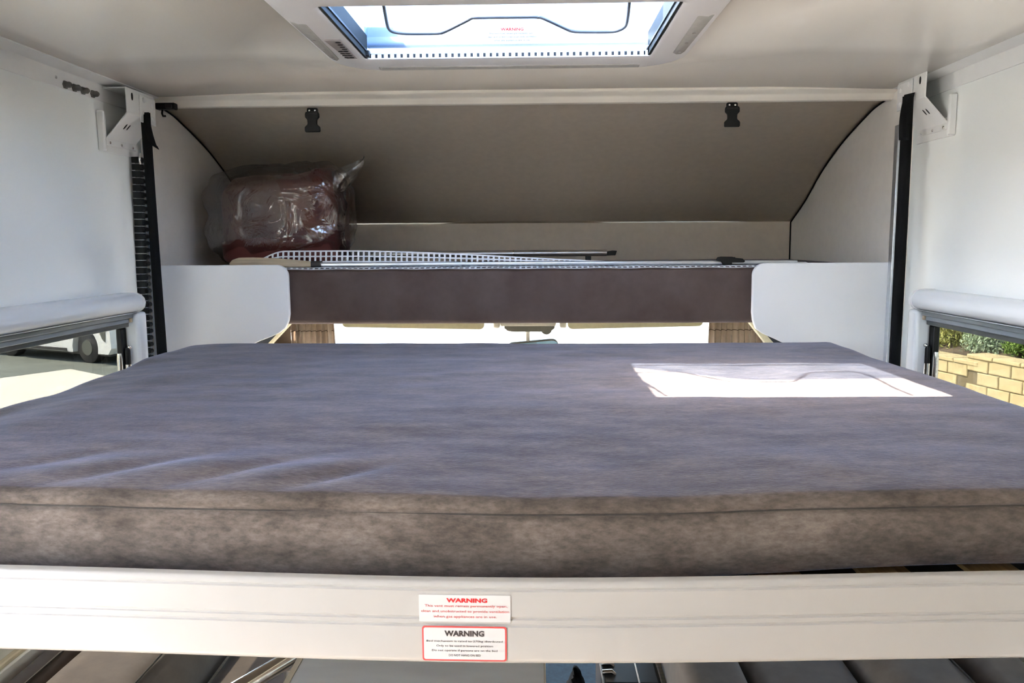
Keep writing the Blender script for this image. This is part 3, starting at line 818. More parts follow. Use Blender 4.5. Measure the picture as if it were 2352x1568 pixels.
# ------------------------------------------------------------------ alcove furniture
def end_panel(name, pts, label):
    o = MB().prism(pts, 'y', 2.395, 2.412).build(name, 'white_panel', loc=(sum(p[0] for p in pts) / len(pts), 2.40, 1.15), bevel=.002)
    return tag(o, label, 'panel', 'white rounded end panels')
def arc(cx, cy, r, a0, a1, n=8): return [(cx + r * math.cos(a0 + (a1 - a0) * k / n), cy + r * math.sin(a0 + (a1 - a0) * k / n)) for k in range(n + 1)]
lp = [(AL, 1.438)] + arc(-.771, 1.403, .035, PI / 2, 0) + [(-.7365, 1.29), (-.740, 1.270), (-.750, 1.249), (-.770, 1.233), (-.800, 1.220), (-.835, 1.207), (-.875, 1.188), (-.91, 1.16), (-.93, 1.12), (AL, 1.10)]
end_panel('end_panel', lp, 'white end panel with rounded corner under the bagged blanket')
rp_ = [(AR - .004, 1.436)] + arc(.680, 1.400, .036, PI / 2, PI) + [(.645, 1.29), (.648, 1.268), (.657, 1.242), (.680, 1.226), (.715, 1.211), (.742, 1.198), (.775, 1.175), (.80, 1.12), (AR - .004, 1.10)]
end_panel('end_panel', rp_, 'white end panel with rounded corner beside the aluminium guide rail')

# mattress of the over-cab bed (brown front)
bx0, bx1 = AL + .006, AR - .006
pf = [(3.376, 1.256), (2.444, 1.256), (2.436, 1.258), (2.431, 1.263), (2.429, 1.27), (2.4275, 1.34), (2.429, 1.412), (2.432, 1.419), (2.438, 1.4235), (2.446, 1.425), (3.376, 1.425)]
ring = []
for k in range(41):
    x = bx0 + (bx1 - bx0) * k / 40
    ring.append([(x, y + (.0015 * vnoise(x * 6, z * 14, 2) if y < 2.5 else 0), z + (.0012 * vnoise(x * 5, 1.5, 5) if z > 1.3 and y < 2.5 else 0)) for y, z in pf])
om = MB().loft(ring, (True, True)).build('overcab_mattress', 'brown_suede', loc=(-.05, 2.9, 1.256), smooth=45)
tag(om, 'brown suede mattress edge of the over-cab bed between the white end panels', 'mattress')
struct(MB().box(AL, AR, 2.62, 3.385, 1.244, 1.2555).build('floor_alcove', 'alcove_side'))

# aluminium rail lying on it, with the wooden end and black fittings
ar = thing('slat_rail', (-.05, 2.49, 1.427), 'long aluminium bar with pale wooden end lying along the over-cab bed', 'bar')
MB().prism(rrect(2.480, 2.498, 1.4285, 1.4425, .005, 4), 'x', -.66, .80).build('bar', 'aluminium', ar, smooth=40)
wp = [(-.945, 1.4285), (-.652, 1.4285), (-.652, 1.4405), (-.70, 1.4465), (-.80, 1.456), (-.88, 1.459), (-.915, 1.4585), (-.935, 1.452), (-.945, 1.442)]
MB().prism(wp, 'y', 2.482, 2.515).build('wooden_end', 'pale_wood', ar, bevel=.003)
MB().box(-.96, -.90, 2.47, 2.48, 1.4265, 1.434).build('wooden_tip', 'pale_wood', ar, bevel=.002)
MB().prism(rrect(2.474, 2.502, 1.427, 1.447, .006, 4), 'x', -.688, -.658).build('band', 'black_rubber', ar, smooth=40)
MB().box(.555, .635, 2.476, 2.502, 1.4265, 1.4285).build('foot', 'black_rubber', ar)
mb = MB().prism([(.553, 1.4425), (.556, 1.4520), (.566, 1.4540), (.600, 1.4535), (.612, 1.4500), (.632, 1.4480), (.640, 1.4400), (.636, 1.4360), (.600, 1.4360), (.600, 1.4290), (.574, 1.4290), (.568, 1.4400)], 'y', 2.470, 2.4795)
mb.box(.563, .612, 2.4795, 2.504, 1.4435, 1.4520)
mb.build('clip', 'black_plastic', ar, bevel=.0012)

# white safety net bunched over the bar
nx0, nx1 = -.905, .84
pitch = .0168
ncol = int((nx1 - nx0) / pitch)
def net_pt(u, j):
    """u along the bed, j row: 0 at the front edge, 1..2 over the front, 3..6 rising behind the bar"""
    h = .043 * smooth01((u + .92) / .14) * (1 - smooth01((u + .62) / 1.1)) ** 1.0 + .006
    lean = .010
    front = [(2.4255, 1.4235), (2.440, 1.4275), (2.472, 1.4272), (2.506, 1.4275)]
    if j < 3: y, z = front[j]; z += .0008 * math.sin(u * 40 + j)
    else:
        f = (j - 3) / 3.0; y = 2.512 + lean * f; z = 1.428 + h * f
    return (u, y, z)
mb = MB()
def rib(pts, wv, hw):
    rows = []
    for p, q in zip(pts, wv): rows.append([tuple(Vector(p) - Vector(q) * hw), tuple(Vector(p) + Vector(q) * hw)])
    mb.sheet(rows)
for j in range(7):
    pts = [net_pt(nx0 + (nx1 - nx0) * k / (ncol * 2), j) for k in range(ncol * 2 + 1)]
    d = (Vector(net_pt(0, min(j + 1, 6))) - Vector(net_pt(0, max(j - 1, 0))))
    dirs = []
    for k in range(len(pts)):
        u = pts[k][0]; dd = Vector(net_pt(u, min(j + 1, 6))) - Vector(net_pt(u, max(j - 1, 0))); dirs.append(dd.normalized())
    rib(pts, dirs, .0022)
for k in range(ncol + 1):
    u = nx0 + (nx1 - nx0) * k / ncol
    rib([net_pt(u, j) for j in range(7)], [(1, 0, 0)] * 7, .0030)
net = mb.build('safety_net', 'net_white', loc=(-.03, 2.5, 1.4255), solid=.0008, recalc=False)
tag(net, 'white square-mesh safety net bunched along the over-cab bed', 'safety net')

# telescopic pole at the back
pole = thing('tent_pole', (-.2, 3.0, 1.43), 'silver metal pole with black end lying behind the net', 'pole')
MB().tube([(-.70, 2.992, 1.4585), (.268, 3.0, 1.4605)], .0118, 16).build('tube', 'steel_brushed', pole, smooth=40)
MB().tube([(-.078, 2.9975, 1.4600), (-.074, 2.9975, 1.4600)], .0122, 16).build('joint_ring', 'steel_bright', pole, smooth=40)
MB().prism([(.268, 1.4505), (.300, 1.4515), (.305, 1.4680), (.290, 1.4690), (.268, 1.4660)], 'y', 2.991, 3.010).build('end_cap', 'black_plastic', pole, bevel=.002)
MB().prism([(-.6, 1.4255), (-.58, 1.4255), (-.58, 1.4475), (-.6, 1.4475)], 'y', 2.985, 3.008).build('foot', 'black_rubber', pole, bevel=.002)
MB().prism([(.19, 1.4255), (.21, 1.4255), (.21, 1.4490), (.19, 1.4490)], 'y', 2.988, 3.012).build('foot', 'black_rubber', pole, bevel=.002)

# folded bedding inside a clear plastic bag
def blob(cx, cy, cz, rx, ry, rz, ex, seed, amp, n=40, m=26, warp=None):
    rings = []
    for i in range(1, m):
        t = -PI / 2 + PI * i / m; ring = []
        for k in range(n):
            a = 2 * PI * k / n
            def sp(v, e): return math.copysign(abs(v) ** e, v)
            X = sp(math.cos(t), ex) * sp(math.cos(a), ex); Y = sp(math.cos(t), ex) * sp(math.sin(a), ex); Z = sp(math.sin(t), ex)
            d = 1 + amp * vnoise(a * 3 / PI * 2 + 10, t * 4, seed)
            p = [cx + rx * X * d, cy + ry * Y * d, cz + rz * Z * d]
            if warp: p = warp(p, X, Y, Z)
            ring.append(tuple(p))
        rings.append(ring)
    return MB().loft(rings, (True, True))
bk = thing('folded_blanket', (-.85, 2.77, 1.427), 'folded brown and maroon blanket inside a clear plastic bag', 'blanket')
def wp1(p, X, Y, Z):
    x, y, z = p
    z += .020 * smooth01((x + .90) / .25) * (1 if Z > 0 else 0)
    return [x, y, max(1.4285, z)]
blob(-.912, 2.76, 1.578, .130, .145, .150, .62, 11, .03, warp=wp1).build('rolled_layer', 'blanket_brown', bk, smooth=60)
def wp2(p, X, Y, Z):
    x, y, z = p
    z += .055 * max(0, X) * max(0, Z) - .02 * max(0, X) * max(0, -Z)
    return [x, y, max(1.4282, z)]
blob(-.775, 2.775, 1.580, .128, .140, .150, .55, 21, .07, warp=wp2).build('maroon_layer', 'blanket_maroon', bk, smooth=60)
def wp3(p, X, Y, Z):
    return [p[0], p[1], max(1.4280, p[2])]
blob(-.845, 2.745, 1.478, .190, .145, .052, .5, 31, .04, warp=wp3).build('bottom_fold', 'blanket_maroon', bk, smooth=60)
bag = thing('plastic_bag', (-.86, 2.77, 1.427), 'crumpled clear plastic bag wrapped round the folded blanket', 'plastic bag')
def wpb(p, X, Y, Z):
    x, y, z = p
    z += .045 * max(0, X) * max(0, Z)
    c = .010 * (vnoise(x * 22, z * 22, 41) + .6 * vnoise(y * 30, (x + z) * 26, 42))
    c += .012 * smooth01((x + .80) / .12) * vnoise(x * 30, z * 34, 43)
    x += c * .8; y += c
    return [min(max(x, -1.135), -.5), y, max(1.4275, z + c * .6)]
blob(-.860, 2.765, 1.590, .242, .172, .172, .60, 44, .03, n=72, m=44, warp=wpb).build('film', 'bag_film', bag, smooth=35, recalc=True)
rows = []
for i in range(15):
    f = i / 14; row = []
    for k in range(25):
        g = k / 24
        z = max(1.4285, 1.452 + (1.735 + .058 * f - 1.452) * g - .04 * f * (1 - g))
        x = -.665 + (.040 + .075 * g ** 4) * f + .016 * vnoise(g * 9, f * 4, 51) * f + .010 * math.sin(g * 9) * f
        y = 2.690 + .02 * math.sin(g * 13 + f * 2) * f + .014 * vnoise(g * 14, f * 6, 52)
        row.append((x, y, z))
    rows.append(row)
MB().sheet(rows).build('bag_mouth', 'bag_film', bag, solid=.0004, smooth=40, recalc=False)

# ------------------------------------------------------------------ cab seen under the over-cab bed
for sd in (-1, 1):
    if sd < 0:
        pts = [(-.838, 1.232), (-.905, 1.165), (-.96, 1.08), (-.99, .6), (AL - .04, .6), (AL - .04, 1.232)]
        ed = [(-.826, 1.232), (-.892, 1.165), (-.948, 1.08), (-.975, .6), (-.99, .6), (-.962, 1.08), (-.905, 1.165), (-.838, 1.232)]
    else:
        pts = [(.735, 1.232), (.800, 1.162), (.86, 1.08), (.89, .6), (AR + .04, .6), (AR + .04, 1.232)]
        ed = [(.716, 1.232), (.770, 1.165), (.83, 1.08), (.86, .6), (.89, .6), (.86, 1.08), (.800, 1.162), (.735, 1.232)]
    cpn = thing('cab_pillar', (pts[3][0], 2.70, .6), 'dark pillar cover with pale edging beside the %s cab curtain' % ('left' if sd < 0 else 'right'), 'pillar', 'cab pillar covers')
    MB().prism(pts, 'y', 2.70, 2.72).build('cover', 'cab_dark', cpn)
    MB().prism(ed, 'y', 2.692, 2.726).build('edging', 'piping', cpn, bevel=.002)
    # cab side lining behind
    xx = (-1.19, -1.16) if sd < 0 else (1.09, 1.12)
    struct(MB().box(xx[0], xx[1], 2.72, 3.62, 0, 1.232).build('wall_cab_left' if sd < 0 else 'wall_cab_right', 'curtain_dark'))
def pleated(name, x0, x1, y, z0, z1, npl, seed, label):
    t = thing(name, ((x0 + x1) / 2, y, z0), label, 'curtain', 'brown cab curtains')
    rnd = random.Random(seed); rows = []
    nz, nx = 10, 90
    for i in range(nz + 1):
        f = i / nz; row = []
        for k in range(nx + 1):
            g = k / nx
            ph = g * npl * 2 * PI + .9 * vnoise(g * 5, f * 1.5, seed)
            amp = .022 * (.75 + .4 * vnoise(g * 7, 3.3, seed + 1))
            row.append((x0 + (x1 - x0) * g + .012 * math.sin(ph * .5 + f) * (1 - f) + (.020 * (1 - f)) * (0.5 - g) * -1, y + amp * (abs(math.sin(ph)) * 2 - 1), z0 + (z1 - z0) * f))
        rows.append(row)
    MB().sheet(rows).build('cloth', 'curtain', t, solid=.002, smooth=60, recalc=False)
    hem = []
    row = [(p[0], p[1] - .003, 1.122 + .05 * (p[1] - y)) for p in rows[-1]]
    MB().tube(row, .0016, 5).build('stitch_line', 'curtain_dark', t, smooth=60)
    MB().tube([(x0 - .02, y, z1 + .004), (x1 + .02, y, z1 + .004)], .006, 8).build('curtain_track', 'piping', t, smooth=50)
pleated('cab_curtain', -1.060, -.872, 3.47, .55, 1.160, 4, 5, 'bunched brown curtain at the left end of the windscreen')
pleated('cab_curtain', .750, 1.000, 3.47, .55, 1.160, 5, 9, 'bunched brown curtain at the right end of the windscreen')
for sd, (x0, x1, bz0, bz1) in (('l', (-1.158, -1.07, .5, 1.22)), ('r', (1.005, 1.088, .5, 1.22))):
    cpl = MB().box(x0, x1, 3.50, 3.52, bz0, bz1).build('trim_%d' % (6 if sd == 'l' else 7), 'curtain_dark'); struct(cpl)  # dark brown board painted as the shadow behind the curtain
# cab roof lining and windscreen
struct(MB().prism([(2.9, 1.232), (3.60, 1.215), (3.70, 1.165), (3.72, 1.185), (3.62, 1.24), (2.9, 1.24)], 'x', -1.12, 1.06).build('ceiling_cab', 'console_grey'))
ws = struct(MB().add([(-1.08, 3.70, 1.16), (1.02, 3.70, 1.16), (1.08, 4.45, .55), (-1.14, 4.45, .55), (-1.08, 3.705, 1.164), (1.02, 3.705, 1.164), (1.08, 4.455, .554), (-1.14, 4.455, .554)],
            [(0, 1, 2, 3), (7, 6, 5, 4), (0, 4, 5, 1), (1, 5, 6, 2), (2, 6, 7, 3), (3, 7, 4, 0)]).build('window_4', 'screen_glass'))
struct(MB().prism([(4.0, .52), (4.46, .55), (4.46, 0), (4.30, 0), (4.30, .40), (4.0, .44)], 'x', -1.14, 1.08).build('wall_dash', 'cab_dark', bevel=.02))
def visor(x0, x1, word, zt0, zt1):
    t = thing('sun_visor', ((x0 + x1) / 2, 3.55, 1.12), 'tan sun visor folded up over the windscreen %s' % word, 'sun visor', 'tan sun visors')
    q = rrect(x0, x1, 0, .10, (.022, .022, .012, .012), 5)
    vs = []
    for (x, v) in q:
        g = (x - x0) / (x1 - x0); zl = zt0 + (zt1 - zt0) * g
        vs.append((x, 3.55 - .0 + .035 * (v / .10), zl + v * .85))
    n = len(q)
    MB().add(vs + [(p[0], p[1] + .014, p[2] + .004) for p in vs], [tuple(range(n))[::-1], tuple(range(n, 2 * n))] + [(i, (i + 1) % n, n + (i + 1) % n, n + i) for i in range(n)]).build('board', 'visor_tan', t, bevel=.003)
    MB().tube([(x0 + .02, 3.585, 1.205), (x0 + .05, 3.590, 1.208), (x1 - .05, 3.590, 1.208)], .005, 8).build('hinge_rod', 'console_dark', t, smooth=50)
visor(-.858, -.222, 'left of the rear-view mirror', 1.129, 1.117)
visor(.148, .744, 'right of the rear-view mirror', 1.117, 1.129)
mr = thing('rear_view_mirror', (-.01, 3.68, 1.0), 'tilted rear-view mirror hanging behind the windscreen', 'mirror')
q = rrect(-.120, .112, -.030, .030, (.02, .012, .030, .020), 5)
rot = math.radians(5.0)
qq = [((a + .004) * math.cos(rot) - b * math.sin(rot) - .004, (a + .004) * math.sin(rot) + b * math.cos(rot) + 1.022) for a, b in q]
ql = [((a * .93 + .006) * math.cos(rot) - b * .80 * math.sin(rot), (a * .93 + .006) * math.sin(rot) + b * .80 * math.cos(rot) + 1.021) for a, b in q]
MB().prism(qq, 'y', 3.680, 3.705).build('housing', 'console_dark', mr, bevel=.004)
MB().prism(ql, 'y', 3.6775, 3.6805).build('glass', 'mirror_glass', mr)
MB().tube([(-.028, 3.690, 1.045), (-.030, 3.685, 1.065), (-.030, 3.675, 1.090), (-.030, 3.66, 1.110)], [.008, .009, .010, .012], 10).build('stem', 'console_grey', mr, smooth=50)
cs = thing('roof_console', (-.03, 3.62, 1.10), 'grey overhead console above the rear-view mirror', 'console')
MB().prism([(-.135, 1.118), (-.120, 1.106), (-.095, 1.1015), (.060, 1.1015), (.080, 1.108), (.092, 1.118), (.092, 1.128), (-.135, 1.128)], 'y', 3.60, 3.70).build('dark_base', 'console_dark', cs, bevel=.002)
MB().prism([(-.150, 1.1285), (.095, 1.1285), (.105, 1.175), (-.165, 1.175)], 'y', 3.585, 3.69).build('tray', 'console_grey', cs, bevel=.003)
MB().prism(arc(.055, 1.110, .025, PI, 2 * PI, 10) + [(.078, 1.126), (.032, 1.126)], 'y', 3.63, 3.66).build('sensor_pod', 'console_dark', cs, bevel=.002)
for x in (-.185, .115):
    MB().box(x, x + .030, 3.60, 3.66, 1.118, 1.160).build('clip_cover', 'console_grey', cs, bevel=.008, seg=3)

# ------------------------------------------------------------------ dinette under the bed
def cushion(name, x0, x1, y0, y1, z0, z1, r, label, cat='seat cushion', pipe=True, rot=0):
    t = thing(name, ((x0 + x1) / 2, (y0 + y1) / 2, z0), label, cat, 'brown dinette cushions')
    nx = 16; sec = []
    for y in [y0 + (y1 - y0) * k / 18 for k in range(19)]:
        e = min(1, math.sqrt(max(0, 1 - (1 - min(1, min(y - y0, y1 - y) / .05)) ** 2)) + .0)
        top = z1 - (1 - e) * .04 + .003 * vnoise(y * 9, x0 * 7, 8)
        ring = [(x, y, z) for x, z in rrect(x0, x1, z0, top, min(r, (x1 - x0) * .49, (top - z0) * .49), 6)]
        sec.append(ring)
    b = MB().loft(sec, (True, True)).build('cover', 'seat_suede', t, smooth=60)
    if pipe:
        MB().tube([(x1 - r * .45, y, z1 - r * .12 + .001) for y in [y0 + .05 + (y1 - y0 - .1) * k / 12 for k in range(13)]], .0028, 6).build('piping', 'seam_thread', t, smooth=60)
    return t
cushion('side_cushion', -1.084, -1.016, 1.0, 2.2, .44, .625, .03, 'narrow brown cushion along the wall ledge under the bed')
cushion('bolster_cushion', -1.010, -.760, 1.0, 2.2, .44, .645, .075, 'plump brown backrest bolster beside the narrow wall cushion')
cushion('seat_cushion', -.752, -.47, 1.0, 2.2, .40, .520, .04, 'flat brown seat cushion beside the steel table tube', pipe=False)
cushion('seat_cushion', .315, .447, 1.0, 2.2, .42, .605, .035, 'brown seat cushion next to the black box', pipe=False)
cushion('seat_cushion', .453, .680, 1.0, 2.2, .42, .600, .035, 'flat brown seat cushion in the middle of the right-hand bench', pipe=False)
cushion('bolster_cushion', .688, .900, 1.0, 2.2, .42, .640, .075, 'plump brown backrest bolster on the right-hand bench')
cushion('side_cushion', .906, 1.04, 1.0, 2.2, .42, .63, .04, 'brown wall cushion at the window end of the right-hand bench', pipe=False)
for x0, x1, nm, lb in ((XL + .005, -.45, 'bench_base', 'pale bench box under the left-hand cushions'), (.31, XR - .005, 'bench_base', 'pale bench box under the right-hand cushions')):
    t = thing(nm, ((x0 + x1) / 2, 1.6, 0), lb, 'bench', 'dinette bench boxes')
    MB().box(x0, x1, 1.0, 2.2, 0, .398 if x0 < 0 else .418).build('box', 'pale_wood', t, bevel=.004)
    MB().box(x0 + .08, x1 - .05, .992, .999, .08, .33).build('hatch_door', 'trim_cream', t, bevel=.003)
t = thing('wall_ledge', (-1.13, 1.6, .40), 'cream ledge board along the wall beside the narrow cushion', 'ledge')
MB().box(-1.155, -1.088, 1.0, 2.3, .40, .640).build('board', 'trim_cream', t, bevel=.006)
MB().box(-1.104, -1.088, 1.0, 2.3, .6405, .652).build('lip', 'table_edge', t, bevel=.003)
# table
tb = thing('dinette_table', (-.2, 1.45, 0), 'grey dinette table with pale wooden edging under the bed', 'table')
tq = rrect(-.418, .017, .98, 1.95, .05, 6)
MB().prism(tq, 'z', .742, .760).build('top', 'table_top', tb, bevel=.002)
te = rrect(-.428, .0185, .972, 1.958, .055, 6)
n = len(te)
MB().loft([[(p[0], p[1], .741) for p in te], [(p[0], p[1], .7605) for p in te], [(p[0], p[1], .7605) for p in tq], [(p[0], p[1], .741) for p in tq], [(p[0], p[1], .741) for p in te]]).build('edging', 'table_edge', tb, smooth=40)
MB().tube([(-.2, 1.5, .02), (-.2, 1.5, .742)], .03, 16).build('leg', 'steel_brushed', tb, smooth=40)
MB().tube([(-.2, 1.5, 0), (-.2, 1.5, .02)], [.17, .15], 24).build('foot', 'steel_brushed', tb, smooth=40)
tu = thing('support_tube', (-.52, 1.41, .525), 'shiny steel tube lying slanted on the cushion beside the table', 'tube')
MB().tube([(-.465, 1.56, .675), (-.600, 1.27, .6930)], .017, 16).build('tube', 'steel_bright', tu, smooth=40)
MB().tube([(-.560, 1.356, .6875), (-.608, 1.252, .6942)], .0205, 16).build('sleeve', 'steel_brushed', tu, smooth=40)
MB().tube([(-.49, 1.506, .660), (-.49, 1.506, .523)], .012, 12).build('prop', 'steel_brushed', tu, smooth=40)
# cab floor mat and the glossy black box with catches
o = MB().box(.02, .305, 2.15, 3.35, .0005, .012).build('floor_mat', 'cab_mat', loc=(.16, 2.7, 0), bevel=.004)
tag(o, 'dark blue-grey floor mat beside the table', 'floor mat')
bb = thing('battery_box', (.21, 1.96, 0), 'glossy black box with steel catches standing right of the table', 'box')
MB().box(.165, .308, 1.78, 2.10, .0, .44).build('body', 'black_plastic', bb, bevel=.02, seg=4)
MB().box(.160, .300, 1.80, 2.08, .4405, .462).build('lid', 'black_plastic', bb, bevel=.008, seg=3)
for y in (1.845, 1.885):
    MB().tube([(.163, y, .466), (.185, y, .468), (.192, y, .460)], .006, 10).build('catch', 'steel_bright', bb, smooth=50)
MB().box(.245, .249, 1.80, 2.08, .4625, .466).build('rib', 'steel_brushed', bb, bevel=.001)
hb = thing('cloth_bag', (.10, 1.92, 0), 'crumpled black cloth bag on the floor mat left of the black box', 'bag')
def wph(p, X, Y, Z):
    c = .012 * vnoise(p[0] * 26, p[2] * 22, 61); return [p[0] + c, p[1] + c, max(.001, p[2])]
blob(.108, 1.90, .21, .040, .09, .21, .7, 62, .12, n=26, m=18, warp=wph).build('cloth', 'black_web', hb, smooth=60)
MB().tube([(.085, 1.84, .405), (.10, 1.85, .43), (.12, 1.86, .41)], .006, 8).build('strap_loop', 'black_web', hb, smooth=60)

# ------------------------------------------------------------------ outside
GZ = -.80
struct(MB().add([(-60, -40, GZ), (60, -40, GZ), (60, 80, GZ), (-60, 80, GZ)], [(0, 1, 2, 3)]).build('ground', 'concrete', recalc=False))
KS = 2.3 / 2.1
shade_poly = [(x * KS, y * KS) for x, y in [(-30, -16), (-8.54, 12.48), (-7.95, 13.42), (-7.86, 13.36), (-7.1, 12.8), (-5.6, 11.75), (-5.6, 40), (-40, 40), (-40, -16)]]
struct(MB().prism(shade_poly, 'z', GZ - .02, GZ + .004).build('ground_shade', 'painted_shade'))  # shadowed ground around the car, its shade put into the colour
struct(MB().prism([(x * KS, y * KS) for x, y in [(-5.5, 15.5), (-3.05, 15.5), (-3.2, 18.2), (-3.5, 19.6), (-5.5, 24)]], 'z', GZ - .02, GZ + .012).build('ground_slab', 'slab_pale'))
struct(MB().prism([(x * KS, y * KS) for x, y in [(-2.2, 15.8), (-1.35, 15.8), (-2.6, 21.0), (-3.6, 21.0)]], 'z', GZ - .02, GZ + .010).build('ground_gravel', 'gravel'))

# stone block wall outside the right window
sw = thing('stone_wall', (6.27, 11.7, GZ), 'stepped wall of honey-coloured stone blocks outside the window', 'wall')
wd_ = Vector((-.224, .975, 0)).normalized(); wn_ = Vector((-wd_.y, wd_.x, 0))   # along the wall, towards the van
W0 = Vector((6.27, 11.7, 0))
def wpt(s, d, z): return W0 + wd_ * s + wn_ * d + Vector((0, 0, z))
core = MB()
for s0, s1, zt in ((-5.5, .02, -.135), (.02, 4.0, -.235)):
    vs = [wpt(s0, -.02, GZ), wpt(s1, -.02, GZ), wpt(s1, -.30, GZ), wpt(s0, -.30, GZ), wpt(s0, -.02, zt - .05), wpt(s1, -.02, zt - .05), wpt(s1, -.30, zt - .05), wpt(s0, -.30, zt - .05)]
    core.add(vs, [(0, 3, 2, 1), (4, 5, 6, 7), (0, 1, 5, 4), (1, 2, 6, 5), (2, 3, 7, 6), (3, 0, 4, 7)])
core.build('mortar_core', 'mortar', sw)
ang = math.atan2(wd_.y, wd_.x)
def block_mesh(l, h, t, seed):
    rn = random.Random(seed); mb = MB()
    e = .010
    j = lambda: rn.uniform(-.006, .006)
    x0, x1, z0, z1 = -l / 2, l / 2, -h / 2, h / 2
    back = [(x0, -t, z0), (x1, -t, z0), (x1, -t, z1), (x0, -t, z1)]
    mid = [(x0 + j() * .3, 0, z0), (x1 + j() * .3, 0, z0), (x1 + j() * .3, 0, z1), (x0 + j() * .3, 0, z1)]
    frt = [(x0 + e + j(), .012 + j(), z0 + e + j()), (x1 - e + j(), .012 + j(), z0 + e + j()), (x1 - e + j(), .012 + j(), z1 - e + j()), (x0 + e + j(), .012 + j(), z1 - e + j())]
    mb.loft([back, mid, frt], (True, True))
    me = mb.mesh('block'); me.materials.append(MATS['stone']); return me
BL, BH = .40, .185
meshes = [block_mesh(BL - .014, BH - .012, .12, 100 + k) for k in range(5)]
caps = [block_mesh(BL * 1.2 - .012, .055, .34, 200 + k) for k in range(3)]
rb = random.Random(3)
def put(nm, me, s, d, z):
    o = inst(nm, me, wpt(s, d, z), sw, rot=(rb.uniform(-.006, .006), rb.uniform(-.006, .006), ang))
    return o
for (s0, s1, zt) in ((-3.2, .02, -.135), (.02, 2.2, -.235)):
    z = zt - .052 - BH / 2; row = 0
    while z > GZ - .05:
        s = s1 - BL / 2 - (BL / 2 if (row + (1 if s0 == .02 else 0)) % 2 else 0)
        while s > s0 - BL / 2:
            if s - BL / 2 > s0 - .21 and s + BL / 2 < s1 + .01: put('block', meshes[rb.randrange(5)], s, -.005, z)
            s -= BL
        z -= BH; row += 1
    s = s1 - BL * .6
    while s > s0 - .2:
        if s - BL * .6 > s0 - .25: put('cap_stone', caps[rb.randrange(3)], s, .012, zt - .024)
        s -= BL * 1.2
# bank and shrubs behind the wall
bankv = []
for s in [(-7 + k * .8) for k in range(16)]:
    bankv.append([tuple(wpt(s, -.30, -.30 + .03 * math.sin(s * 2))), tuple(wpt(s, -1.2, -.05 + .05 * math.sin(s * 1.3))), tuple(wpt(s, -3.0, .25)), tuple(wpt(s, -6.0, .5)), tuple(wpt(s, -6.2, GZ))])
struct(MB().sheet(bankv).build('ground_bank', 'soil', recalc=False))
def shrub(s, d, zb, h, rad, m, nleaf, lsize, label, nm):
    c = wpt(s, d, zb)
    t = thing(nm, tuple(c), label, 'shrub', 'shrubs above the stone wall')
    rn = random.Random(int(s * 100) + nleaf)
    mb = MB()
    for k in range(nleaf):
        a = rn.uniform(0, 2 * PI); u = rn.uniform(-.05, 1); rr = (rn.random() ** .45)
        ph = math.acos(max(-1, min(1, u)))
        p = c + Vector((math.sin(ph) * math.cos(a) * rad * rr, math.sin(ph) * math.sin(a) * rad * rr, h * .08 + math.cos(ph) * h * .92 * rr))
        dirv = Vector((rn.gauss(0, .6), rn.gauss(0, .6), rn.uniform(.0, 1.2))).normalized()
        sd = dirv.cross(Vector((rn.gauss(0, 1), rn.gauss(0, 1), rn.gauss(0, 1)))).normalized()
        l = lsize * rn.uniform(.7, 1.3)
        mid = p + dirv * l * .5 + dirv.cross(sd) * l * .08
        mb.add([p, mid + sd * l * .2, p + dirv * l, mid - sd * l * .2], [(0, 1, 2), (0, 2, 3)])
    f = mb.build('foliage', m, t, recalc=False); f['kind'] = 'stuff'
    for k in range(4):
        a = rn.uniform(0, 2 * PI)
        MB().tube([c + Vector((0, 0, -.05)), c + Vector((math.cos(a) * rad * .3, math.sin(a) * rad * .3, h * .4)), c + Vector((math.cos(a) * rad * .6, math.sin(a) * rad * .6, h * .75))], [.02, .014, .006], 6).build('stem', 'twig', t)
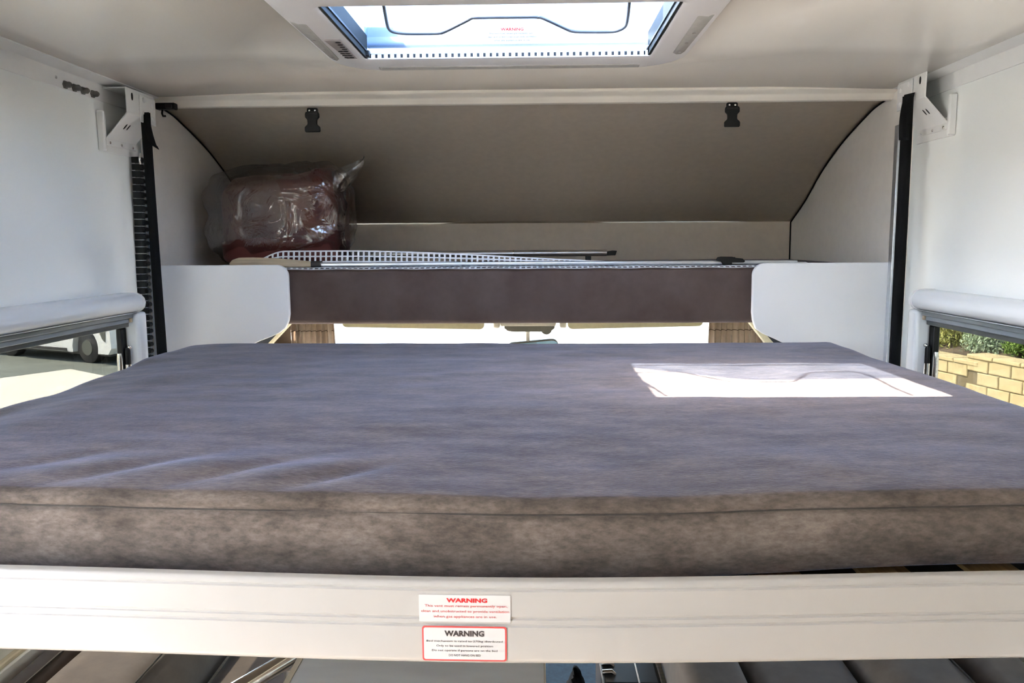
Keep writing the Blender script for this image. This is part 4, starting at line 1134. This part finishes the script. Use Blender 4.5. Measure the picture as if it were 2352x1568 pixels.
shr = [(1.20, -.74, -.25, .95, .30, 'leaf_olive', 1500, .075, 'olive-green shrub at the far end above the lower stone blocks'),
       (.50, -.74, -.25, .95, .34, 'leaf_sage', 2600, .060, 'large grey-green shrub above the step in the stone wall'),
       (-.12, -.74, -.22, .95, .20, 'leaf_green', 1500, .070, 'dark green shrub between the two grey-green shrubs'),
       (-.78, -.74, -.22, .95, .28, 'leaf_sage', 2400, .060, 'grey-green shrub nearest the camera above the stone wall'),
       (-1.48, -.74, -.22, .90, .31, 'leaf_green', 1700, .075, 'broad green shrub at the near end of the bank'),
       (.30, -2.0, .10, 1.3, .72, 'leaf_green', 1800, .11, 'tall green shrub standing higher up the bank'),
       (-1.25, -2.0, .10, 1.3, .72, 'leaf_olive', 1800, .11, 'tall olive shrub higher up the bank'),
       (1.85, -2.0, .10, 1.3, .72, 'leaf_sage', 1800, .11, 'tall grey-green shrub at the far end of the bank')]
for a in shr: shrub(a[0], a[1], a[2], a[3], a[4], a[5], a[6], a[7], a[8], 'garden_shrub')

# white car parked beyond the left window
car = thing('car', (-8.76, 15.35, GZ), 'white car parked on ground painted as shade outside the window', 'car')
CX, CY, CZ = -8.76, 15.35, GZ + .31      # centre of the near wheel's outer face
def cpt(L): return [(CX + a, CZ + b) for a, b in L]
body = [(-3.48, -.08), (-3.50, .35), (-3.38, .52), (-2.4, .62), (-1.8, 1.12), (-.2, 1.14), (.45, .72), (.72, .58), (.76, .02), (.66, -.10), (.36, -.10)]
body += [(p[0] - .0, p[1]) for p in arc(0, 0, .38, -.25, PI + .25, 12)] + [(-.38, -.10), (-2.14, -.10)] + arc(-2.5, 0, .38, -.25, PI + .25, 12) + [(-2.88, -.10)]
MB().prism(cpt(body), 'y', CY, CY + 1.7).build('bodywork', 'car_white', car, bevel=.05, seg=3)
for x in (CX, CX - 2.5):
    for y0, y1 in ((CY + .05, CY + .27), (CY + 1.43, CY + 1.65)):
        wh = MB().tube([(x, y0, CZ), (x, y0 + .02, CZ), (x, y1 - .02, CZ), (x, y1, CZ)], [.28, .31, .31, .28], 28).build('wheel', 'car_dark', car, smooth=40)
        MB().tube([(x, y0 - .012, CZ), (x, y0 + .01, CZ)], .15, 20).build('hub_cap', 'console_dark', wh, smooth=40)
MB().prism(cpt([(-1.75, .70), (-1.65, 1.06), (-.25, 1.08), (.2, .72)]), 'y', CY - .015, CY + .03).build('side_window', 'car_dark', car)
MB().prism(cpt([(.44, .38), (.56, .46), (.64, .44), (.60, .14), (.52, .20)]), 'y', CY - .01, CY + .03).build('tail_light', 'console_dark', car)
MB().box(CX - 3.3, CX + .6, CY + .1, CY + 1.6, CZ - .15, CZ - .06).build('underside', 'car_dark', car)
MB().box(CX - 1.9, CX - .55, CY - .012, CY + .02, CZ - .09, CZ - .03).build('sill_trim', 'car_dark', car)
car.rotation_euler = (0, 0, math.radians(-25))
